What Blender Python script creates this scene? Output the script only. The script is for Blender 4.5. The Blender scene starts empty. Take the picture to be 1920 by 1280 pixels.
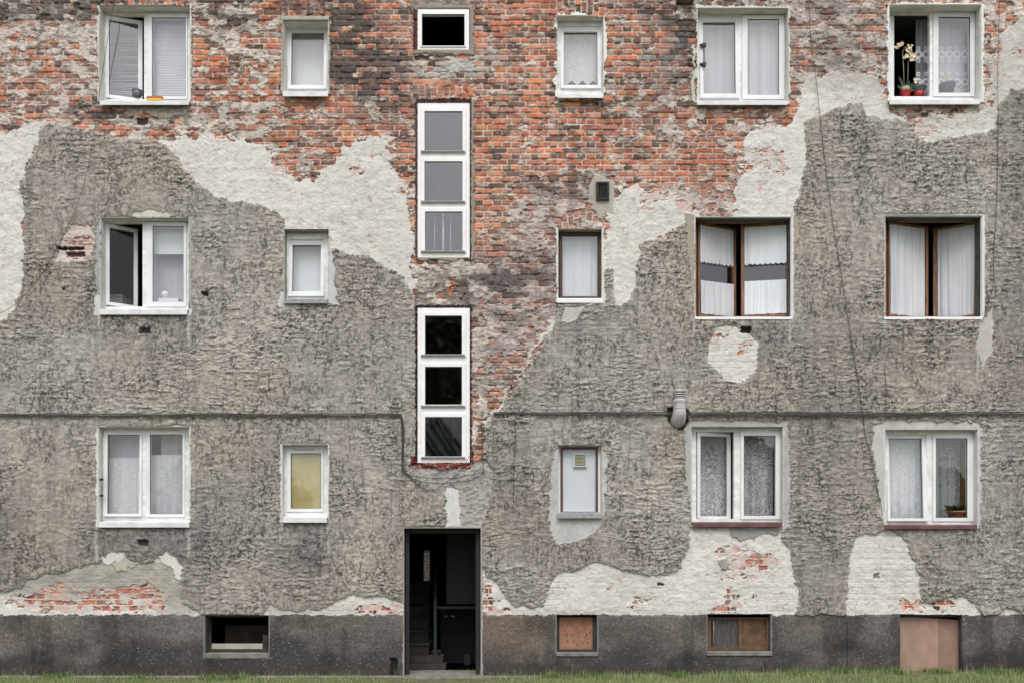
import bpy, bmesh, math, random
import numpy as np
from mathutils import Vector, Matrix

# ------------------------------------------------------------------ camera, world, sun, exposure
S = bpy.context.scene
C = S.collection
K = 140.0            # photo pixels per metre on the facade plane
EYE = (1262 - 1040) / K
DIST = 12.0
cam = bpy.data.cameras.new('camera'); camo = bpy.data.objects.new('camera', cam); C.objects.link(camo)
camo.location = (0, -DIST, EYE); camo.rotation_euler = (math.radians(90), 0, 0)
cam.sensor_width = 36; cam.lens = 36 * DIST / (1920 / K); cam.shift_y = ((1262 - 640) / K - EYE) / (1920 / K)
cam.clip_end = 2000; cam.clip_start = 0.05
S.camera = camo
w = bpy.data.worlds.new('World'); S.world = w; w.use_nodes = True
nt = w.node_tree; bg = nt.nodes['Background']
sky = nt.nodes.new('ShaderNodeTexSky'); sky.sky_type = 'NISHITA'; sky.sun_disc = False
sky.sun_elevation = math.radians(58); sky.sun_rotation = math.radians(168); sky.dust_density = 4.0; sky.air_density = 1.0
hs = nt.nodes.new('ShaderNodeHueSaturation'); hs.inputs['Saturation'].default_value = 0.36
nt.links.new(sky.outputs[0], hs.inputs['Color']); nt.links.new(hs.outputs[0], bg.inputs[0])
bg.inputs[1].default_value = 0.15
sl = bpy.data.lights.new('sun', 'SUN'); sl.energy = 1.3; sl.angle = math.radians(30); sl.color = (1, 0.99, 0.985)
so = bpy.data.objects.new('sun', sl); C.objects.link(so); so.rotation_euler = (math.radians(32), 0, math.radians(-12))
S.view_settings.view_transform = 'Standard'; S.view_settings.look = 'None'; S.view_settings.gamma = 1
S.view_settings.exposure = 0.32
S.cycles.max_bounces = 8; S.cycles.transparent_max_bounces = 16; S.cycles.diffuse_bounces = 3

R = random.Random(7)

# ------------------------------------------------------------------ helpers
def lin(c):
    return tuple(((v / 255) / 12.92 if v <= 10 else ((v / 255 + .055) / 1.055) ** 2.4) for v in c)

def srgb(c):
    c = np.asarray(c, dtype=np.float32) / 255
    return np.where(c <= .04045, c / 12.92, ((c + .055) / 1.055) ** 2.4)

def WX(px): return (px - 960) / K
def WZ(py): return (1262 - py) / K
def FX(px, d): return (px - 960) / K * (DIST + d) / DIST
def FZ(py, d): return EYE + (1040 - py) / K * (DIST + d) / DIST

def mat(name, col, rough=.7, var=.12, scale=8, bump=0., bscale=60, metal=0., spec=.5, stretch=(1, 1, 1), col2=None, trans=0):
    m = bpy.data.materials.new(name); m.use_nodes = True; nt = m.node_tree; p = nt.nodes['Principled BSDF']
    p.inputs['Roughness'].default_value = rough; p.inputs['Metallic'].default_value = metal
    p.inputs['Specular IOR Level'].default_value = spec
    tc = nt.nodes.new('ShaderNodeNewGeometry'); mp = nt.nodes.new('ShaderNodeMapping'); mp.inputs['Scale'].default_value = stretch
    nt.links.new(tc.outputs['Position'], mp.inputs[0])
    n = nt.nodes.new('ShaderNodeTexNoise'); n.inputs['Scale'].default_value = scale; n.inputs['Detail'].default_value = 6
    nt.links.new(mp.outputs[0], n.inputs['Vector'])
    r = nt.nodes.new('ShaderNodeValToRGB'); a = lin(col); b = lin(col2) if col2 else tuple(v * (1 - var * 1.6) for v in a)
    r.color_ramp.elements[0].position = .35; r.color_ramp.elements[1].position = .65
    r.color_ramp.elements[0].color = (*b, 1); r.color_ramp.elements[1].color = (*a, 1)
    nt.links.new(n.outputs[0], r.inputs[0]); nt.links.new(r.outputs[0], p.inputs['Base Color'])
    if bump:
        n2 = nt.nodes.new('ShaderNodeTexNoise'); n2.inputs['Scale'].default_value = bscale; n2.inputs['Detail'].default_value = 4
        nt.links.new(mp.outputs[0], n2.inputs['Vector'])
        bn = nt.nodes.new('ShaderNodeBump'); bn.inputs['Strength'].default_value = bump; bn.inputs['Distance'].default_value = .01
        nt.links.new(n2.outputs[0], bn.inputs['Height']); nt.links.new(bn.outputs[0], p.inputs['Normal'])
    return m

def glass_mat(name, refl=1.6, tint=(1, 1, 1), wav=.0):
    m = bpy.data.materials.new(name); m.use_nodes = True; nt = m.node_tree
    nt.nodes.remove(nt.nodes['Principled BSDF']); out = nt.nodes['Material Output']
    tr = nt.nodes.new('ShaderNodeBsdfTransparent'); tr.inputs[0].default_value = (*tint, 1)
    gl = nt.nodes.new('ShaderNodeBsdfGlossy'); gl.inputs['Roughness'].default_value = .02
    fr = nt.nodes.new('ShaderNodeFresnel'); fr.inputs[0].default_value = 1.5
    gb = nt.nodes.new('ShaderNodeNewGeometry'); io = nt.nodes.new('ShaderNodeMath'); io.operation = 'MULTIPLY_ADD'
    io.inputs[1].default_value = 1 / 1.5 - 1.5; io.inputs[2].default_value = 1.5; nt.links.new(gb.outputs['Backfacing'], io.inputs[0]); nt.links.new(io.outputs[0], fr.inputs[0])
    mu = nt.nodes.new('ShaderNodeMath'); mu.operation = 'MULTIPLY'; mu.inputs[1].default_value = refl; mu.use_clamp = True
    mx = nt.nodes.new('ShaderNodeMixShader')
    nt.links.new(fr.outputs[0], mu.inputs[0]); nt.links.new(mu.outputs[0], mx.inputs[0])
    nt.links.new(tr.outputs[0], mx.inputs[1]); nt.links.new(gl.outputs[0], mx.inputs[2]); nt.links.new(mx.outputs[0], out.inputs[0])
    if wav:
        n = nt.nodes.new('ShaderNodeTexNoise'); n.inputs['Scale'].default_value = 3.0
        g = nt.nodes.new('ShaderNodeNewGeometry'); nt.links.new(g.outputs['Position'], n.inputs['Vector'])
        b = nt.nodes.new('ShaderNodeBump'); b.inputs['Strength'].default_value = wav; b.inputs['Distance'].default_value = .02
        nt.links.new(n.outputs[0], b.inputs['Height']); nt.links.new(b.outputs[0], gl.inputs['Normal']); nt.links.new(b.outputs[0], fr.inputs['Normal'])
    return m

def cloth_mat(name, col=(235, 238, 242), op=.8, lace=0., lscale=28, fold=.15, fscale=16, contour=False):
    """thin curtain: weave lets some light and sight through; lace > 0 adds a denser knotted pattern"""
    m = bpy.data.materials.new(name); m.use_nodes = True; nt = m.node_tree; L = nt.links.new
    nt.nodes.remove(nt.nodes['Principled BSDF']); out = nt.nodes['Material Output']
    g = nt.nodes.new('ShaderNodeNewGeometry')
    df = nt.nodes.new('ShaderNodeBsdfDiffuse'); df.inputs[0].default_value = (*lin(col), 1)
    tl = nt.nodes.new('ShaderNodeBsdfTranslucent'); tl.inputs[0].default_value = (*lin(col), 1)
    m1 = nt.nodes.new('ShaderNodeMixShader'); m1.inputs[0].default_value = .14
    L(df.outputs[0], m1.inputs[1]); L(tl.outputs[0], m1.inputs[2])
    tr = nt.nodes.new('ShaderNodeBsdfTransparent'); mx = nt.nodes.new('ShaderNodeMixShader')
    mp = nt.nodes.new('ShaderNodeMapping'); mp.inputs['Scale'].default_value = (fscale, 1, .35); L(g.outputs['Position'], mp.inputs[0])
    n = nt.nodes.new('ShaderNodeTexNoise'); n.inputs['Scale'].default_value = 1; n.inputs['Detail'].default_value = 3; L(mp.outputs[0], n.inputs['Vector'])
    a = nt.nodes.new('ShaderNodeMath'); a.operation = 'MULTIPLY_ADD'; a.inputs[1].default_value = fold * 4; a.inputs[2].default_value = op - fold * 2
    L(n.outputs[0], a.inputs[0]); last = a
    if lace:
        v = nt.nodes.new('ShaderNodeTexVoronoi'); v.inputs['Scale'].default_value = lscale; v.feature = 'DISTANCE_TO_EDGE'; L(g.outputs['Position'], v.inputs['Vector'])
        v2 = nt.nodes.new('ShaderNodeTexNoise'); v2.inputs['Scale'].default_value = lscale * .33; L(g.outputs['Position'], v2.inputs['Vector'])
        r = nt.nodes.new('ShaderNodeMapRange'); r.inputs[1].default_value = .02; r.inputs[2].default_value = .09; r.inputs[3].default_value = lace; r.inputs[4].default_value = -lace * .4
        L(v.outputs['Distance'], r.inputs[0])
        r2 = nt.nodes.new('ShaderNodeMapRange'); r2.inputs[1].default_value = .45; r2.inputs[2].default_value = .55; L(v2.outputs[0], r2.inputs[0])
        mu = nt.nodes.new('ShaderNodeMath'); mu.operation = 'MULTIPLY'
        if contour:      # embroidered outlines that follow a drawn pattern
            n3 = nt.nodes.new('ShaderNodeTexNoise'); n3.inputs['Scale'].default_value = lscale; n3.inputs['Detail'].default_value = 2.5; n3.inputs['Distortion'].default_value = 1.2; L(g.outputs['Position'], n3.inputs['Vector'])
            q1 = nt.nodes.new('ShaderNodeMath'); q1.operation = 'PINGPONG'; q1.inputs[1].default_value = .05; L(n3.outputs[0], q1.inputs[0])
            r = nt.nodes.new('ShaderNodeMapRange'); r.inputs[1].default_value = .012; r.inputs[2].default_value = .032; r.inputs[3].default_value = lace * .6; r.inputs[4].default_value = -lace * .35; L(q1.outputs[0], r.inputs[0])
            r2.inputs[3].default_value = .6
        L(r.outputs[0], mu.inputs[0]); L(r2.outputs[0], mu.inputs[1])
        ad = nt.nodes.new('ShaderNodeMath'); ad.operation = 'ADD'; L(last.outputs[0], ad.inputs[0]); L(mu.outputs[0], ad.inputs[1]); last = ad
    last.use_clamp = True
    L(last.outputs[0], mx.inputs[0]); L(tr.outputs[0], mx.inputs[1]); L(m1.outputs[0], mx.inputs[2]); L(mx.outputs[0], out.inputs[0])
    return m

def meta(o, label=None, cat=None, group=None, kind=None):
    if label: o['label'] = label
    if cat: o['category'] = cat
    if group: o['group'] = group
    if kind: o['kind'] = kind
    return o

def empty(name, loc=(0, 0, 0)):
    o = bpy.data.objects.new(name, None); C.objects.link(o); o.location = loc; o.empty_display_size = .1
    return o

class MB:
    def __init__(s): s.v = []; s.f = []; s.m = []; s.smooth = []
    def add(s, vs, fs, mi=0, sm=False):
        b = len(s.v); s.v += [tuple(v) for v in vs]
        for f in fs: s.f.append(tuple(i + b for i in f)); s.m.append(mi); s.smooth.append(sm)
    def box(s, x0, x1, y0, y1, z0, z1, mi=0, T=None):
        vs = [(x, y, z) for x in (x0, x1) for y in (y0, y1) for z in (z0, z1)]
        if T: vs = [T(*v) for v in vs]
        s.add(vs, [(0, 1, 3, 2), (4, 6, 7, 5), (0, 4, 5, 1), (2, 3, 7, 6), (0, 2, 6, 4), (1, 5, 7, 3)], mi)
    def ring(s, u0, u1, w0, w1, bl, br, bb, bt, n0, n1, mi=0, T=None):
        s.box(u0, u0 + bl, n0, n1, w0, w1, mi, T); s.box(u1 - br, u1, n0, n1, w0, w1, mi, T)
        s.box(u0 + bl, u1 - br, n0, n1, w0, w0 + bb, mi, T); s.box(u0 + bl, u1 - br, n0, n1, w1 - bt, w1, mi, T)
    def tube(s, pts, r, n=8, mi=0, cap=True):
        pts = [Vector(p) for p in pts]; rr = r if isinstance(r, (list, tuple)) else [r] * len(pts)
        vs = []; up = Vector((0, 1, 0.01))
        for i, p in enumerate(pts):
            t = (pts[min(i + 1, len(pts) - 1)] - pts[max(i - 1, 0)]).normalized()
            a = t.cross(up)
            if a.length < 1e-3: a = t.cross(Vector((1, 0, 0)))
            a.normalize(); b = t.cross(a).normalized()
            for k in range(n):
                q = 2 * math.pi * k / n; vs.append(p + (a * math.cos(q) + b * math.sin(q)) * rr[i])
        fs = []
        for i in range(len(pts) - 1):
            for k in range(n):
                fs.append((i * n + k, i * n + (k + 1) % n, (i + 1) * n + (k + 1) % n, (i + 1) * n + k))
        if cap: fs += [tuple(range(n))[::-1], tuple((len(pts) - 1) * n + k for k in range(n))]
        s.add(vs, fs, mi, True)
    def lathe(s, c, prof, n=20, mi=0):
        vs = []; fs = []
        for (r, z) in prof:
            for k in range(n):
                q = 2 * math.pi * k / n; vs.append((c[0] + r * math.cos(q), c[1] + r * math.sin(q), c[2] + z))
        for i in range(len(prof) - 1):
            for k in range(n): fs.append((i * n + k, i * n + (k + 1) % n, (i + 1) * n + (k + 1) % n, (i + 1) * n + k))
        fs += [tuple(range(n))[::-1], tuple((len(prof) - 1) * n + k for k in range(n))]
        s.add(vs, fs, mi, True)
    def build(s, name, mats, parent=None, bevel=0):
        me = bpy.data.meshes.new(name); me.from_pydata(s.v, [], s.f)
        for m in (mats if isinstance(mats, (list, tuple)) else [mats]): me.materials.append(m)
        me.polygons.foreach_set('material_index', s.m); me.polygons.foreach_set('use_smooth', s.smooth); me.update()
        bm = bmesh.new(); bm.from_mesh(me); bmesh.ops.recalc_face_normals(bm, faces=bm.faces); bm.to_mesh(me); bm.free()
        o = bpy.data.objects.new(name, me); C.objects.link(o)
        if parent: o.parent = parent
        if bevel:
            b = o.modifiers.new('bevel', 'BEVEL'); b.width = bevel; b.segments = 2; b.limit_method = 'ANGLE'
        return o

# ------------------------------------------------------------------ numpy noise
def vn(x, y, seed):
    t = np.random.RandomState(seed).rand(256, 256).astype(np.float32)
    xi = np.floor(x).astype(np.int64); yi = np.floor(y).astype(np.int64)
    fx = (x - xi).astype(np.float32); fy = (y - yi).astype(np.float32)
    fx = fx * fx * (3 - 2 * fx); fy = fy * fy * (3 - 2 * fy)
    a = t[yi & 255, xi & 255]; b = t[yi & 255, (xi + 1) & 255]; c = t[(yi + 1) & 255, xi & 255]; d = t[(yi + 1) & 255, (xi + 1) & 255]
    return (a * (1 - fx) + b * fx) * (1 - fy) + (c * (1 - fx) + d * fx) * fy

def fbm(x, y, seed, octv=4):
    s = 0; a = 1; tot = 0
    for k in range(octv):
        s = s + a * vn(x * 2 ** k + 17.3 * k, y * 2 ** k + 9.1 * k, seed + k); tot += a; a *= .55
    return s / tot

def uni(n):     # noise -> roughly uniform 0..1
    z = (n - n.mean()) / (n.std() + 1e-6)
    return 1 / (1 + np.exp(-1.702 * z))

def sst(a, b, x):
    t = np.clip((x - a) / (b - a), 0, 1); return t * t * (3 - 2 * t)

def inpoly(PX, PY, poly):
    p = np.array(poly, dtype=np.float32); out = np.zeros(PX.shape, bool)
    bb = (PX >= p[:, 0].min()) & (PX <= p[:, 0].max()) & (PY >= p[:, 1].min()) & (PY <= p[:, 1].max())
    x = PX[bb]; y = PY[bb]; r = np.zeros(x.shape, bool); n = len(p)
    for i in range(n):
        x0, y0 = p[i]; x1, y1 = p[(i + 1) % n]
        if y0 == y1: continue
        c = ((y0 > y) != (y1 > y)) & (x < (x1 - x0) * (y - y0) / (y1 - y0) + x0)
        r ^= c
    out[bb] = r; return out

# ------------------------------------------------------------------ facade data, photo pixels on the wall plane
OPEN = {  # x0, y0, x1, y1 of every opening
    'w1': (187, 12, 357, 193), 'w2': (532, 40, 615, 178), 's0': (783, 18, 880, 95), 'sa': (783, 194, 881, 484), 'sb': (783, 578, 881, 867),
    'w3': (1045, 32, 1131, 181), 'w4': (1308, 18, 1477, 193), 'w5': (1667, 12, 1838, 190),
    'w6': (191, 411, 354, 586), 'w7': (534, 432, 616, 565), 'w8': (1047, 431, 1128, 560), 'w9': (1304, 409, 1482, 595), 'w10': (1659, 407, 1839, 595),
    'w11': (186, 801, 355, 983), 'w12': (530, 834, 615, 975), 'w13': (1047, 835, 1127, 962), 'w14': (1297, 800, 1467, 983), 'w15': (1659, 806, 1831, 987),
    'b1': (385, 1153, 504, 1232), 'b2': (1044, 1152, 1119, 1222), 'b3': (1327, 1151, 1444, 1220), 'b4': (1687, 1152, 1803, 1260),
    'door': (758, 990, 901, 1268), 'grille': (1119, 345, 1140, 375), 'flue': (1259, 768, 1285, 791)}

E1 = [(-400,-300),(2300,-300),(2300,165),(1895,170),(1878,185),(1870,205),(1868,240),(1845,250),(1790,257),(1735,270),(1715,250),(1710,230),(1680,225),(1645,222),(1625,218),(1622,205),(1612,197),(1590,195),(1565,205),(1540,218),(1507,230),(1510,280),(1510,310),(1503,345),(1495,370),(1490,390),(1484,440),(1300,440),(1300,410),(1285,420),(1265,430),(1262,440),(1245,450),(1215,452),(1198,460),(1197,500),(1190,530),(1180,560),(1165,572),(1150,560),(1148,506),(1128,505),(1128,566),(1047,572),(1043,600),(1030,625),(1015,650),(1000,680),(980,710),(960,740),(940,765),(925,775),(908,800),(905,860),(883,866),(780,866),(780,560),(765,530),(745,510),(720,500),(690,478),(650,475),(625,468),(617,470),(533,470),(533,408),(505,392),(475,382),(430,376),(400,365),(375,345),(345,318),(335,300),(320,280),(300,265),(270,262),(230,262),(160,246),(130,236),(85,232),(75,247),(70,290),(48,320),(42,360),(47,420),(46,520),(38,555),(25,585),(15,600),(-400,605)]
EX = [E1,
 [(1345,610),(1330,640),(1328,680),(1345,700),(1365,715),(1390,718),(1410,700),(1420,680),(1422,640),(1400,620),(1380,607)],
 [(108,480),(120,445),(135,425),(170,425),(178,440),(175,480),(165,490),(130,492),(105,488)],
 [(-400,1130),(0,1110),(10,1105),(40,1100),(50,1085),(100,1075),(130,1070),(160,1058),(190,1053),(193,1043),(215,1036),(235,1038),(240,1045),(265,1055),(285,1052),(300,1040),(313,1032),(330,1045),(340,1060),(340,1100),(345,1130),(383,1150),(383,1160),(-400,1160)],
 [(480,1160),(500,1145),(510,1132),(530,1145),(560,1145),(610,1138),(630,1125),(660,1115),(685,1118),(720,1118),(745,1125),(760,1133),(760,1160)],
 [(898,1062),(910,1075),(925,1085),(942,1105),(950,1122),(965,1135),(1000,1138),(1015,1135),(1025,1115),(1035,1090),(1045,1075),(1080,1068),(1100,1058),(1120,1053),(1140,1058),(1165,1065),(1190,1071),(1225,1077),(1255,1075),(1275,1062),(1280,1045),(1290,1020),(1295,990),(1467,986),(1465,1007),(1480,1030),(1485,1060),(1493,1090),(1495,1120),(1490,1160),(898,1160)],
 [(1585,1160),(1590,1100),(1588,1080),(1592,1040),(1600,1010),(1615,1002),(1640,1000),(1660,995),(1685,1002),(1700,1020),(1712,1050),(1722,1075),(1725,1110),(1735,1130),(1750,1130),(1785,1118),(1800,1117),(1830,1130),(1835,1145),(1850,1160)],
 [(1868,1160),(1872,1145),(1885,1136),(1910,1145),(1925,1160)]]
UNDER = [  # pale undercoat inside the top exposed area (the rest of it is brick)
 [(-400,250),(0,246),(30,244),(78,232),(78,260),(40,330),(60,620),(-400,620)],
 [(298,266),(308,256),(350,262),(400,258),(470,266),(500,276),(512,305),(530,322),(560,338),(592,342),(605,328),(620,308),(640,285),(660,266),(690,255),(722,266),(742,290),(745,325),(762,345),(768,400),(776,440),(780,560),(700,500),(617,475),(533,480),(480,400),(400,370),(335,310)],
 [(1158,360),(1190,350),(1230,365),(1290,372),(1310,410),(1200,470),(1200,590),(1128,590),(1128,440),(1135,410),(1150,375)],
 [(1375,415),(1375,362),(1392,330),(1388,300),(1400,255),(1440,240),(1475,238),(1492,200),(1500,170),(1510,150),(1560,136),(1610,138),(1655,160),(1662,200),(1712,240),(1520,430),(1484,445)],
 [(1708,245),(1730,212),(1790,215),(1855,205),(1866,110),(1880,60),(1920,30),(2300,0),(2300,320),(1700,300)],
 [(1052,600),(1028,625),(1006,655),(985,690),(962,720),(950,750),(925,800),(905,800),(915,775),(945,745),(965,710),(990,670),(1010,635),(1030,600)]]
BITS = [  # cx, cy, rx, ry: spots where brick shows through undercoat
 (555,316,48,16),(577,337,16,6),(668,322,12,6),(708,296,9,4),(758,300,22,45),(762,345,12,25),(1435,300,42,18),(1455,322,24,8),(1385,300,14,22),(1737,238,26,20),(1736,262,7,8),
 (1230,370,30,8),(1215,390,10,5),(1290,375,26,20),(175,1128,140,20),(110,1103,30,6),(250,1105,45,10),(30,1120,20,8),(1850,120,20,30),(1915,95,14,10),
 (700,1142,30,6),(740,1136,9,5),(740,1146,18,4),(908,1075,8,10),(910,1105,10,14),(915,1132,16,8),(930,1146,34,4),(937,1124,7,3),
 (1144,1102,9,4),(1200,1125,16,5),(1183,1134,13,5),(1215,1125,9,4),(1372,1030,30,10),(1385,1055,36,10),(1425,1050,30,14),(1350,1080,18,8),(1400,1080,18,5),(1372,1112,10,8),(1382,1130,6,18),(1365,1138,7,14),(1345,1142,14,6),(1418,1118,4,6),(1440,1060,16,10),
 (1700,1133,14,9),(1722,1136,12,7),(1770,1134,20,8),(1878,1145,10,6),(1348,631,14,5),(1402,645,14,7),(1395,660,9,4),(150,455,26,10),(145,483,22,8),(925,746,14,6),(930,690,24,8)]
CEM = [  # smooth newer cement: polygon, colour, raised
 ([(1035,870),(1044,838),(1128,832),(1138,850),(1137,900),(1135,960),(1125,985),(1100,1005),(1065,1018),(1040,1015),(1030,990),(1030,930)], (182,182,178)),
 ([(1283,800),(1292,790),(1400,788),(1478,790),(1480,860),(1478,985),(1467,990),(1298,990),(1290,930),(1284,860)], (172,171,167)),
 ([(1636,796),(1660,790),(1760,789),(1832,790),(1840,800),(1838,860),(1837,985),(1660,990),(1648,960),(1645,900),(1636,840)], (186,184,180)),
 ([(617,432),(622,470),(628,500),(629,540),(636,570),(612,572)], (190,191,190)),
 ([(530,545),(521,572),(535,582),(560,578),(560,560)], (196,196,194)),
 ([(830,880),(905,862),(915,866),(926,885),(920,930),(912,970),(905,990),(835,990),(836,930),(820,915),(770,890),(765,872),(780,868)], (168,165,160)),
 ([(836,915),(858,920),(866,990),(838,990)], (205,204,201)),
 ([(1110,335),(1130,330),(1150,340),(1148,352),(1153,372),(1147,388),(1152,404),(1136,398),(1126,412),(1118,396),(1108,392),(1112,372),(1106,356)], (172,166,155)),
 ([(1058,578),(1098,575),(1085,595),(1068,606),(1055,600)], (186,183,177)),
 ([(254,402),(270,394),(285,393),(300,400),(322,402),(322,411),(250,411)], (196,195,182)),
 ([(181,425),(191,412),(191,585),(178,590),(186,540),(180,520)], (160,159,155)),
 ([(354,408),(361,410),(361,590),(354,590)], (160,159,155)),
 ([(180,550),(192,560),(190,592),(176,590)], (200,200,196)),
 ([(350,582),(362,580),(361,592),(350,594)], (200,200,196)),
 ([(1284,400),(1304,405),(1304,600),(1298,560),(1290,480)], (160,152,138)),
 ([(1482,405),(1498,402),(1496,440),(1488,470),(1483,500)], (160,152,138)),
 ([(1835,600),(1860,580),(1862,650),(1838,690),(1828,650)], (185,180,174)),
 ([(1370,990),(1465,990),(1455,1003),(1420,1003),(1390,1013),(1370,1008)], (150,149,146)),
 ([(1346,1046),(1362,1044),(1360,1068),(1352,1070)], (150,150,143)),
 ([(192,1044),(205,1038),(236,1036),(238,1046),(215,1052),(205,1060),(193,1054)], (206,204,198)),
 ([(210,1056),(236,1044),(262,1056),(240,1068),(222,1070)], (176,172,156)),
 ([(296,1044),(313,1032),(330,1045),(340,1062),(340,1088),(330,1080),(322,1066),(308,1058)], (206,204,199)),
 ([(205,198),(345,198),(345,218),(300,222),(260,212),(215,206)], (158,150,140)),
 ([(770,1,),(884,1),(890,100),(884,104),(776,104)], (150,141,132)),
 ([(1296,90),(1304,85),(1304,195),(1298,200),(1294,160),(1300,130)], (190,186,172))]
RIM = [  # white or grey bands round openings: opening, l, t, r, b widths (px), colour, raggedness
 ('w1',3,2,3,0,(205,205,200),2),('w2',4,8,4,0,(170,168,158),1.5),('w3',3,1,4,3,(226,226,220),6),('w4',3,5,3,4,(206,204,198),3),('w5',4,4,6,3,(222,222,218),3),
 ('w8',5,3,6,9,(214,212,208),3),('w9',2,2,5,4,(212,212,210),.6),('w10',2,4,6,4,(214,214,212),.6),('w11',4,3,4,2,(212,212,207),2),('w12',3,3,3,3,(208,208,204),1.5),
 ('sa',4,4,8,4,(150,140,128),3),('s0',5,6,8,8,(148,138,126),3),('w7',2,2,2,3,(180,180,176),1.5),('w6',2,3,2,2,(185,185,180),1.5),('door',2,4,4,0,(160,157,150),1.2),
 ('b1',3,2,3,2,(120,120,118),1),('b3',3,2,3,4,(118,118,116),1),('b2',3,1,3,4,(118,118,116),1),('w15',3,3,2,2,(200,200,198),1),('w14',2,2,2,2,(195,195,193),1)]
ARCH = [  # soldier-brick lintels: x0, x1, ytop, ybottom, centre y of the fan
 (182,365,-22,14,900),(528,622,-20,38,400),(770,893,156,190,700),(1040,1140,-26,30,420),(1300,1482,-18,20,900),(1660,1842,-24,9,900),(1040,1135,384,432,560),(1298,1400,350,409,900)]

def G(PX, PY, blobs):
    s = np.zeros(PX.shape, np.float32)
    for cx, cy, rx, ry, a in blobs:
        q = ((PX - cx) / rx) ** 2 + ((PY - cy) / ry) ** 2
        s += a * np.exp(-q * q * .5)
    return s

RES = [(90,110,120,130,.42),(90,235,140,30,.2),(440,150,90,120,.38),(420,230,120,40,.1),(590,230,60,30,.1),(60,30,150,50,.45),(420,20,60,40,.45),(700,215,30,60,.25),(735,330,60,60,.3),
 (1300,130,50,100,.28),(1230,220,90,60,.12),(1330,240,90,30,.15),(1560,60,110,120,.55),(1600,150,80,60,.2),(1870,60,60,120,.4),(1250,370,100,30,.45),(1090,370,70,50,.45),
 (990,480,60,130,.42),(960,620,90,90,.5),(910,720,50,90,.5),(1020,430,40,60,.3),(840,530,80,50,.95),(560,300,90,30,.2),(1420,260,60,40,.4),(1700,20,150,40,.3),(1400,20,120,30,.35),
 (840,125,50,22,.35),(150,1130,230,40,.3),(1390,1060,80,40,.35),(1350,380,60,40,.3),(300,225,90,30,.5),(1800,215,100,40,.6)]
SOOT = [(60,12,180,28,.8),(430,15,60,40,.8),(560,5,60,35,.45),(650,40,35,60,.9),(640,100,40,50,.8),(690,120,60,40,.4),(720,150,60,50,.3),(720,190,80,40,.3),(1290,90,40,60,.6),(1310,20,120,30,.5),(1570,60,80,80,.4),
 (170,205,35,16,.8),(520,240,60,40,.15),(600,290,60,20,.15),(1090,350,70,25,.5),(960,500,90,40,.5),(1000,560,70,40,.3),(930,600,60,60,.3),(840,545,90,30,.5),(920,720,50,60,.3),(1010,340,40,20,.3),
 (300,215,120,14,.4),(470,200,60,20,.1),(700,80,60,60,.35),(1240,140,50,60,.25),(1330,300,80,40,.1),(1200,240,50,50,.15)]
PINK = [(1000,500,70,160,.8),(940,600,90,120,.6),(80,130,120,120,.35),(1560,70,100,100,.6),(1240,390,90,40,.6),(1090,390,60,40,.7),(1340,380,60,40,.5),(170,1130,220,40,.4),(1400,1050,80,50,.5),(150,460,60,60,.9),(1250,200,60,80,.35),(700,210,90,50,.25)]
DARK = [(275,620,100,40,.45),(270,1020,100,55,.8),(570,1020,50,55,.75),(1400,640,100,40,.35),(1560,900,90,140,.35),(1560,800,90,60,.3),(1760,1050,90,80,.4),(1900,300,25,900,.5),(1870,900,60,300,.15),
 (1085,600,60,35,.55),(990,720,50,50,.4),(1160,1000,60,60,.35),(960,900,40,90,.4),(1590,680,110,70,.3),(1700,640,80,30,.4),(120,300,60,60,.15),(700,480,60,30,.2),(560,1080,80,50,.35),(380,1060,70,70,.35),
 (20,1000,40,90,.4),(1530,1080,60,80,.35),(650,930,40,80,.15),(1640,300,90,60,.2),(100,600,100,30,.15),(900,900,30,80,.3),(1020,1000,60,60,.3),(600,600,70,60,.05),(1620,540,40,100,.15),(1230,560,30,60,.1),(445,960,60,80,.2)]
LITE = [(470,560,90,120,.3),(150,820,150,60,.2),(700,960,70,90,.3),(1200,700,120,90,.25),(1150,900,90,90,.3),(1350,560,30,40,.2),(1250,560,50,60,.15),(100,650,90,50,.3),(1860,980,60,150,.45),(1850,400,60,100,.25),(1640,400,60,200,.15),(450,1100,70,40,.3),(660,1060,70,50,.4),(1250,950,50,80,.3)]
ORNG = [(620,230,120,60,.35),(500,180,100,60,.2),(1360,270,130,70,.5),(1350,330,70,30,.5),(970,330,60,120,.25),(1000,120,60,120,.15),(860,420,40,60,.2),(100,1120,60,25,.5),(240,1120,60,25,.5),(440,120,60,60,.2)]
HOLES = [(257,222,277,234,(60,52,48)),(264,615,284,626,(88,76,74)),(260,1011,280,1022,(88,76,74)),(1388,613,1408,625,(52,48,47)),(1384,224,1398,234,(205,203,200)),(108,463,158,470,(50,35,32)),(125,473,160,482,(96,66,62)),
 (1268,-30,1300,10,(48,38,36)),(118,540,124,547,(70,66,62)),(380,548,392,556,(80,76,72)),(1727,212,1740,221,(90,90,90)),(700,1145,704,1151,(60,55,50)),(1638,1074,1648,1084,(150,150,150)),(1232,1093,1246,1097,(90,88,84)),(732,1233,745,1270,(38,37,39))]

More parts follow.
